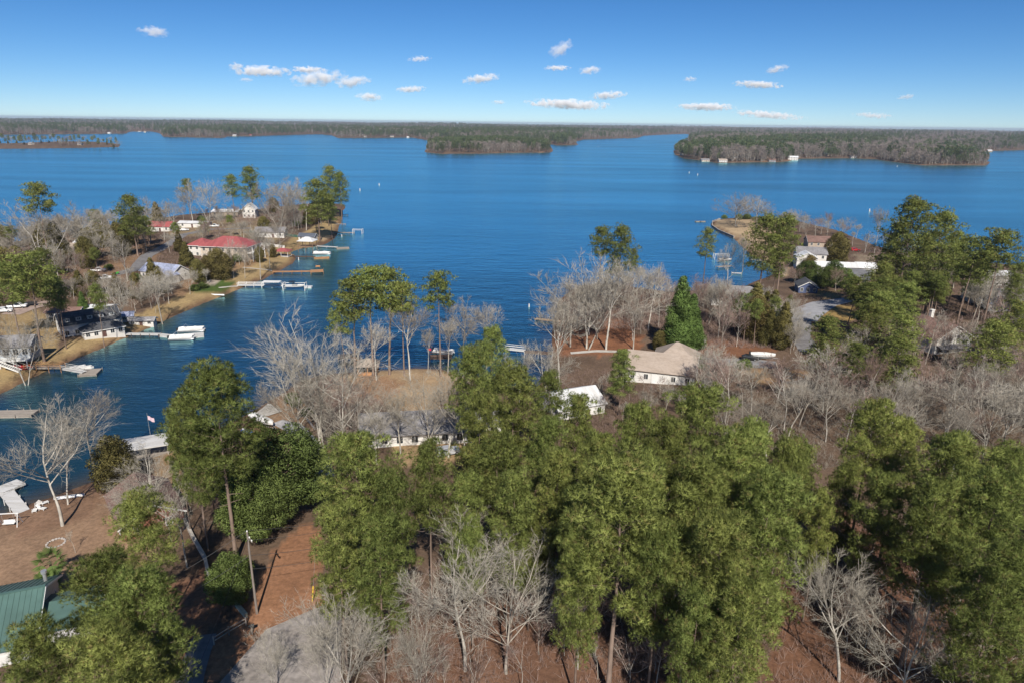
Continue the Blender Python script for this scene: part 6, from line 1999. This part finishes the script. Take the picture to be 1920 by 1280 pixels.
# ------------------------------------------------------------------ trees that stand in crowds
TAKEN = [(o.location.x, o.location.y) for o in COL.objects if o.parent is None and o.get('category') in ('pine tree', 'bare tree', 'evergreen tree', 'cedar tree')]
ONES = ['', 'first', 'second', 'third', 'fourth', 'fifth', 'sixth', 'seventh', 'eighth', 'ninth', 'tenth', 'eleventh', 'twelfth', 'thirteenth', 'fourteenth', 'fifteenth', 'sixteenth', 'seventeenth', 'eighteenth', 'nineteenth']
def nth(n):
    if n < 20:
        return ONES[n]
    t = {2: 'twent', 3: 'thirt', 4: 'fort', 5: 'fift'}[n // 10]
    return t + ('ieth' if n % 10 == 0 else 'y-' + ONES[n % 10])
WORD = {'pine': 'pine', 'bare': 'bare tree', 'thin': 'thin bare sapling', 'oak': 'leafy evergreen', 'cedar': 'olive cedar', 'shrub': 'evergreen bush'}
def crowd(n, kinds, px_poly, hs, where, gap=3.0, widths=(0.9, 1.3), clear=0.0):
    """trees whose feet fall inside a photo polygon, kept off houses, roads and each other"""
    poly = np.array([ground_at(x, y)[:2] for x, y in px_poly])
    lo, hi = poly.min(0), poly.max(0)
    spots, tries = [], 0
    while len(spots) < n and tries < n * 60:
        tries += 1
        x, y = random.uniform(lo[0], hi[0]), random.uniform(lo[1], hi[1])
        if not inside(np.array([[x, y]]), poly)[0] or shore(x, y) < 1.5:
            continue
        if any((x - a) ** 2 + (y - b_) ** 2 < (r + clear) ** 2 for a, b_, r in ZONES):
            continue
        if any((x - a) ** 2 + (y - b_) ** 2 < gap * gap for a, b_ in TAKEN):
            continue
        TAKEN.append((x, y))
        spots.append((project((x, y, height(x, y) + 0.5 * hs[1]))[0], x, y, random.choice(kinds)))
    count = {}
    for _, x, y, k in sorted(spots):
        count[k] = count.get(k, 0) + 1
        plant(k, (x, y, height(x, y)), random.uniform(*hs), '%s from left among the %ss %s' % (nth(count[k]), WORD[k], where), '%ss %s' % (WORD[k], where), random.uniform(*widths))
crowd(50, ['bare', 'bare', 'bare', 'bare', 'thin'], [(1290, 800), (1330, 745), (1450, 735), (1560, 720), (1700, 720), (1930, 730), (1930, 900), (1700, 890), (1560, 880), (1500, 900)], (11, 17), 'in the thicket right of the near pines', 3.6)
crowd(24, ['bare', 'thin'], [(1560, 690), (1720, 690), (1930, 700), (1930, 640), (1800, 650), (1780, 660), (1600, 690)], (10, 15), 'below the white gabled house', 4.0)
crowd(16, ['bare', 'thin'], [(1200, 720), (1300, 715), (1330, 745), (1300, 790), (1210, 770)], (4, 7.5), 'in front of the tan-roofed house', 3.0)
crowd(12, ['bare', 'thin', 'thin'], [(1105, 730), (1190, 715), (1230, 760), (1200, 815), (1120, 800)], (3, 7), 'between the white and tan roofs', 3.0)
crowd(30, ['bare', 'bare', 'thin'], [(1045, 640), (1060, 590), (1150, 575), (1260, 590), (1330, 600), (1400, 620), (1400, 655), (1310, 650), (1210, 625), (1200, 645)], (11, 17), 'in the wood behind the tan-roofed house', 3.6, (0.8, 1.1))
crowd(26, ['pine', 'oak', 'bare', 'bare', 'cedar'], [(1330, 605), (1420, 600), (1500, 610), (1520, 650), (1480, 665), (1400, 650)], (8, 14), 'between the hip-roofed house and grey drive', 3.6)
crowd(20, ['bare', 'thin'], [(1130, 560), (1250, 560), (1330, 570), (1440, 565), (1440, 590), (1330, 592), (1200, 580)], (8, 13), 'on the shore left of the inlet', 3.6)
crowd(18, ['bare'], [(1400, 415), (1500, 425), (1600, 445), (1660, 480), (1640, 485), (1560, 460), (1480, 440)], (8, 13), 'along the right-hand lake edge', 4.5)
crowd(22, ['bare', 'pine'], [(1640, 520), (1800, 510), (1840, 560), (1780, 600), (1700, 590)], (12, 19), 'behind the white chimney house', 4.2)
crowd(16, ['bare', 'bare', 'cedar', 'oak'], [(1455, 500), (1500, 495), (1640, 520), (1600, 550), (1480, 545)], (5, 10), 'among the right-hand houses', 3.6)
crowd(16, ['bare', 'pine', 'bare'], [(1800, 560), (1930, 575), (1930, 625), (1820, 610)], (10, 18), 'before the right-edge roofs', 4.0)
crowd(14, ['pine'], [(1580, 625), (1700, 590), (1760, 600), (1730, 680), (1600, 690)], (13, 18), 'around the road loop', 5.0, (1.1, 1.4))
crowd(36, ['bare', 'bare', 'bare', 'thin', 'cedar'], [(110, 560), (200, 545), (280, 545), (330, 545), (300, 590), (210, 580)], (6, 11), 'behind the shore sheds', 3.0)
crowd(58, ['bare', 'bare', 'bare', 'thin', 'cedar', 'pine'], [(0, 470), (110, 450), (230, 440), (270, 470), (210, 500), (130, 565), (0, 570)], (9, 17), 'at the left of the peninsula', 4.5)
crowd(5, ['pine'], [(575, 395), (632, 395), (632, 430), (600, 450), (575, 430)], (15, 21), 'packed at the peninsula tip', 5.0, (1.1, 1.4))
crowd(30, ['bare', 'bare', 'bare', 'bare', 'cedar'], [(490, 398), (570, 395), (610, 420), (560, 432), (490, 422)], (7, 12), 'right of the narrow white gable house', 4.0)
crowd(34, ['bare', 'bare', 'bare', 'bare', 'cedar', 'pine'], [(230, 425), (330, 420), (480, 425), (520, 445), (480, 470), (380, 480), (330, 520), (260, 520), (230, 470)], (8, 14), 'around the lane and the red hip roof', 4.5, (0.9, 1.3), 0.5)
crowd(10, ['bare'], [(330, 412), (480, 402), (480, 410), (400, 416)], (6, 9), 'between the small tip houses', 5.0, (0.9, 1.2), 2.0)
crowd(22, ['bare', 'bare', 'bare', 'cedar'], [(300, 540), (440, 470), (500, 470), (520, 480), (430, 520), (340, 555)], (5, 10), 'on the slope below the red-roofed house', 4.0)
crowd(28, ['bare', 'bare', 'bare', 'bare', 'cedar'], [(0, 462), (100, 445), (250, 425), (330, 412), (330, 418), (240, 436), (100, 456), (0, 474)], (9, 15), 'along the back shore of the peninsula', 4.5)
crowd(10, ['thin', 'thin', 'bare'], [(1440, 1290), (1470, 1100), (1540, 960), (1640, 1000), (1800, 1100), (1900, 1290)], (6, 11), 'on the shaded gully floor', 2.6)
crowd(34, ['thin'], [(700, 1340), (740, 1150), (1000, 1120), (1130, 1150), (1290, 1200), (1420, 1340)], (5, 10), 'along the bottom edge', 2.0)
crowd(4, ['pine'], [(330, 1010), (400, 960), (440, 960), (430, 1030), (380, 1080)], (16, 20), 'in the dark clump left of the pole', 3.0, (0.7, 0.9))
crowd(12, ['shrub', 'oak'], [(870, 830), (1000, 840), (1150, 900), (1100, 960), (900, 930)], (2.5, 6), 'on the ground between the middle pines', 3.0)
crowd(5, ['pine'], [(1190, 1100), (1280, 1040), (1470, 1050), (1450, 1180), (1300, 1280), (1200, 1240)], (17, 22), 'packed inside the near stand', 4.6)
crowd(2, ['pine'], [(860, 910), (960, 880), (1080, 890), (1050, 960), (900, 960)], (15, 20), 'between the ranch house and nearest pine', 4.0, (0.9, 1.1))
for i, (x, y, h_, lb) in enumerate([(548, 752, 2.0, 'bright green shrub at the head of the timber edging'), (556, 760, 1.8, 'lower bright green shrub along the timber edging'), (577, 778, 1.7, 'dark round shrub further along the timber edging'),
        (1358, 408, 2.5, 'dark hedge bush at the tip of the sandy point'), (1385, 412, 3.6, 'large dark bush under the round bare trees on the point'), (1400, 411, 3.2, 'second dark bush under the round bare trees on the point'),
        (745, 815, 2.6, 'green shrub against the left of the ranch house'), (790, 822, 2.2, 'green shrub under the ranch house windows'), (880, 818, 2.8, 'round shrub at the right end of the ranch house'),
        (445, 490, 3.0, 'dark green shrub below the balcony of the red-roofed house'), (365, 545, 2.2, 'dark hedge at the left of the green lawn'), (380, 540, 2.0, 'low hedge along the green lawn'), (555, 424, 3.0, 'bright green bush beneath the tip pines'),
        (1525, 540, 3.5, 'round green bush right of the blue cottage'), (205, 505, 2.0, 'dark evergreen bush by the parked pickups'), (257, 530, 3.2, 'dark green holly left of the sheeted roof'), (378, 415, 3.0, 'dark bush by the white carport building'),
        (1395, 690, 2.2, 'dark shrub along the grey drive')]):
    e = ground_at(x, y)
    plant('shrub', (e.x, e.y, height(e.x, e.y)), h_, lb, None, random.uniform(1.0, 1.5))

# trees of the narrow spit far off on the left
spit_n = {}
for i in range(70):
    x = -40 + i * 3.8 + random.uniform(-2, 2)
    e = flat(x, random.uniform(272.0, 277.0), 0.6)
    z = height(e[0], e[1])
    k = ['pine', 'bare', 'pine', 'cedar'][i % 4]
    spit_n[k] = spit_n.get(k, 0) + 1
    plant(k, (e[0], e[1], max(z, 0.3)), random.uniform(13, 22) if k != 'cedar' else random.uniform(5, 9), '%s from left among the %ss on the narrow far spit' % (nth(spit_n[k]), WORD[k]), '%ss on the narrow far spit' % WORD[k], random.uniform(0.9, 1.3))

# the same woods going on past both sides of the view
side_col = bpy.data.collections.new('side_tree_kinds')
for k, (tr_, cr_, h0) in enumerate([PINE_M[0], PINE_M[2], BARE_M[0], BARE_M[1], BARE_M[3]]):
    kc = bpy.data.collections.new('side_%d' % k)
    side_col.children.link(kc)
    for me_ in (tr_, cr_):
        kc.objects.link(bpy.data.objects.new('side_tree', me_))
pts = []
while len(pts) < 330:
    a = R(random.choice([random.uniform(36, 66), random.uniform(36, 66), random.uniform(-62, -36)]))
    q = random.uniform(45, 430)
    x, y = q * math.sin(a), q * math.cos(a)
    if (x < 0 and q < 200) or shore(x, y) < 4 or not (-70 > project((x, y, 8))[0] or project((x, y, 8))[0] > 1985):
        continue
    if any((x - u) ** 2 + (y - v) ** 2 < 30 for u, v in pts) or any((x - u) ** 2 + (y - v) ** 2 < (r + 2) ** 2 for u, v, r in ZONES):
        continue
    pts.append((x, y))
pts = np.array(pts)
wood('side_woods', 'mixed pine and bare woods going on beyond both sides of the view', pts, np.array([height(x, y) - 0.1 for x, y in pts]), rng.integers(0, 5, len(pts)), rng.uniform(0.6, 0.95, len(pts)), side_col)

# ------------------------------------------------------------------ brush on the forest floor (nobody could count it)
def brush(label, px_poly, n, hs=(0.6, 2.2), m=TWIGRED, w=0.03):
    poly = np.array([ground_at(x, y)[:2] for x, y in px_poly])
    lo, hi = poly.min(0), poly.max(0)
    P = rng.uniform(lo, hi, (n * 3, 2))
    P = P[inside(P, poly)][:n]
    zt = np.array([(P[:, 0] - a) ** 2 + (P[:, 1] - b_) ** 2 < (0.8 * r) ** 2 for a, b_, r in ZONES]).any(0)
    P = P[~zt]
    s_ = np.array([shore(x, y) for x, y in P])
    P = P[s_ > 1.5]
    z = np.array([height(x, y) for x, y in P])
    k = 7
    C = np.repeat(np.column_stack([P, z]), k, 0)
    h_ = np.repeat(rng.uniform(*hs, len(P)), k)
    D = unit(rng.normal(0, 0.55, (len(C), 3)) + np.array([0, 0, 1.0]))
    C = C + D * (h_ * rng.uniform(0, 0.4, len(C)))[:, None] * 0.5
    V, F = blades(C, D, h_ * rng.uniform(0.5, 1.1, len(C)), w * 1.2, rng)
    return tag(add('underbrush', mesh_np('underbrush', V, F, m)), label, 'underbrush', kind='stuff')
brush('reddish twiggy brush on the forest floor along the bottom', [(600, 1340), (720, 1080), (1000, 1000), (1250, 1000), (1500, 900), (1700, 950), (1930, 1000), (1930, 1340)], 4200)
brush('grey twiggy brush under the bare thicket at right', [(1290, 800), (1330, 740), (1700, 715), (1930, 715), (1930, 900), (1560, 890)], 3500, m=TWIG)
brush('brown brush on the wooded point and behind the tan-roofed house', [(1045, 620), (1060, 580), (1300, 585), (1500, 615), (1480, 655), (1320, 650), (1200, 620)], 4500, m=TWIGRED, w=0.05)
brush('brown brush between the houses on the peninsula', [(0, 470), (330, 415), (560, 400), (560, 430), (400, 470), (300, 560), (0, 570)], 4500, m=TWIGRED, w=0.06)
brush('low brown scrub between the right-hand houses', [(1440, 480), (1640, 470), (1930, 500), (1930, 600), (1700, 600), (1500, 560)], 5000, (0.4, 1.4), TWIGRED, 0.06)
brush('brown scrub between the white and tan roofs', [(1040, 700), (1190, 690), (1230, 770), (1180, 830), (1080, 810)], 1800, (0.4, 1.3), TWIGRED, 0.035)
brush('brown tangle round the big vase-shaped bare tree', [(560, 730), (640, 710), (720, 760), (720, 850), (620, 850)], 3500, (0.8, 2.4), TWIGRED, 0.035)

# ------------------------------------------------------------------ clouds
def cloud(label, x, y, wpx, hpx, tilt=0.0, dens=1.0):
    v = ray(x, y)
    el = math.asin(v[2])
    D = min(46000.0, max(9000.0, 1250.0 / math.tan(max(el, 0.005))))
    sx, sz = wpx / FPX * D / 2, 0.78 * hpx / FPX * D / 2
    p = np.array([0, 0, CAM_H]) + v * D
    bm = bmesh.new()
    bmesh.ops.create_icosphere(bm, subdivisions=3, radius=1.0)
    me = bpy.data.meshes.new('cloud')
    bm.to_mesh(me); bm.free()
    m = bpy.data.materials.new('cloud_vapour')
    m.use_nodes = True
    nt = m.node_tree
    nt.nodes.clear()
    out = nt.nodes.new('ShaderNodeOutputMaterial')
    pv = nt.nodes.new('ShaderNodeVolumePrincipled')
    pv.inputs['Color'].default_value = (1, 1, 1, 1)
    pv.inputs['Anisotropy'].default_value = -0.25
    tc = nt.nodes.new('ShaderNodeTexCoord')
    mp = nt.nodes.new('ShaderNodeMapping')
    mp.inputs['Location'].default_value = (x * 0.13, y * 0.29, 0)
    mp.inputs['Scale'].default_value = (max(1.3, 0.9 * sx / sz), 2.0, 1.5)
    nt.links.new(tc.outputs['Object'], mp.inputs[0])
    no = N(nt, 'ShaderNodeTexNoise', Scale=1.0, Detail=5.0, Roughness=0.55)
    nt.links.new(mp.outputs[0], no.inputs['Vector'])
    ln = N(nt, 'ShaderNodeVectorMath', operation='LENGTH')
    nt.links.new(tc.outputs['Object'], ln.inputs[0])
    a = N(nt, 'ShaderNodeMath', operation='MULTIPLY_ADD')        # noise*k + c
    a.inputs[1].default_value = 3.0
    a.inputs[2].default_value = -0.75
    nt.links.new(no.outputs[0], a.inputs[0])
    s_ = N(nt, 'ShaderNodeMath', operation='SUBTRACT')
    nt.links.new(a.outputs[0], s_.inputs[0])
    nt.links.new(ln.outputs['Value'], s_.inputs[1])
    c = N(nt, 'ShaderNodeMath', operation='MULTIPLY')
    c.use_clamp = True
    c.inputs[1].default_value = 1.3
    nt.links.new(s_.outputs[0], c.inputs[0])
    dn = N(nt, 'ShaderNodeMath', operation='MULTIPLY')
    dn.inputs[1].default_value = 1.9 * dens / (2 * sz)
    nt.links.new(c.outputs[0], dn.inputs[0])
    nt.links.new(dn.outputs[0], pv.inputs['Density'])
    nt.links.new(pv.outputs[0], out.inputs['Volume'])
    me.materials.append(m)
    o = add('cloud', me, None, p)
    o.scale = (sx * 1.25, sx * 0.8, sz * 1.5)
    o.rotation_euler = (0, R(-tilt), math.atan2(-v[0], v[1]))
    return tag(o, label, 'cloud')
SC.cycles.volume_bounces = 3
for c in [('small lone cloud high at the upper left', 288, 60, 40, 16, 0, 0.7), ('small puff left of the long upper-left cloud', 443, 125, 22, 12, 0, 0.8), ('long cloud at the upper left', 489, 134, 84, 17, 0, 1.0),
          ('faint wisp under the long upper-left cloud', 462, 150, 20, 7, 0, 0.4), ('flat cloud above the heaped left cloud', 577, 131, 50, 11, 0, 0.9), ('heaped cloud left of centre, largest there', 598, 147, 82, 24, 8, 1.0),
          ('rounded cloud right of the heaped left cloud', 660, 154, 56, 18, 8, 0.9), ('bright low puff left of centre', 692, 182, 44, 14, 0, 1.0), ('faint small cloud above the middle of the lake', 786, 111, 36, 9, 4, 0.5),
          ('flat slanting cloud left of centre', 770, 168, 48, 11, 4, 0.8), ('slanting cloud just left of the middle', 902, 148, 62, 15, 8, 0.9), ('tilted cloud highest near the middle', 1051, 92, 42, 22, 28, 0.9),
          ('thin flat cloud below the tilted one', 1045, 128, 42, 9, 0, 0.7), ('short cloud right of the thin flat one', 1107, 132, 38, 13, 6, 0.8), ('bright cloud low in the middle right', 1140, 179, 56, 14, 5, 1.0),
          ('longest low cloud above the far woods', 1065, 196, 130, 17, -2, 1.0), ('tiny puff left of the longest low cloud', 935, 192, 24, 8, 0, 0.5), ('tiny puff alone right of the middle', 1293, 149, 20, 9, 0, 0.7),
          ('small slanting cloud at the upper right', 1457, 130, 34, 12, 15, 0.7), ('flat cloud at the right below the small slanting one', 1420, 159, 70, 12, -3, 0.9), ('long bright cloud low at the right', 1325, 201, 88, 13, 0, 1.0),
          ('grey streak cloud near the right horizon', 1440, 216, 104, 12, -4, 0.6), ('faint grey wisp near the far right horizon', 1637, 217, 54, 9, -3, 0.4), ('tiny faint puff at the far right', 1700, 182, 24, 8, 5, 0.5)]:
    cloud(*c)
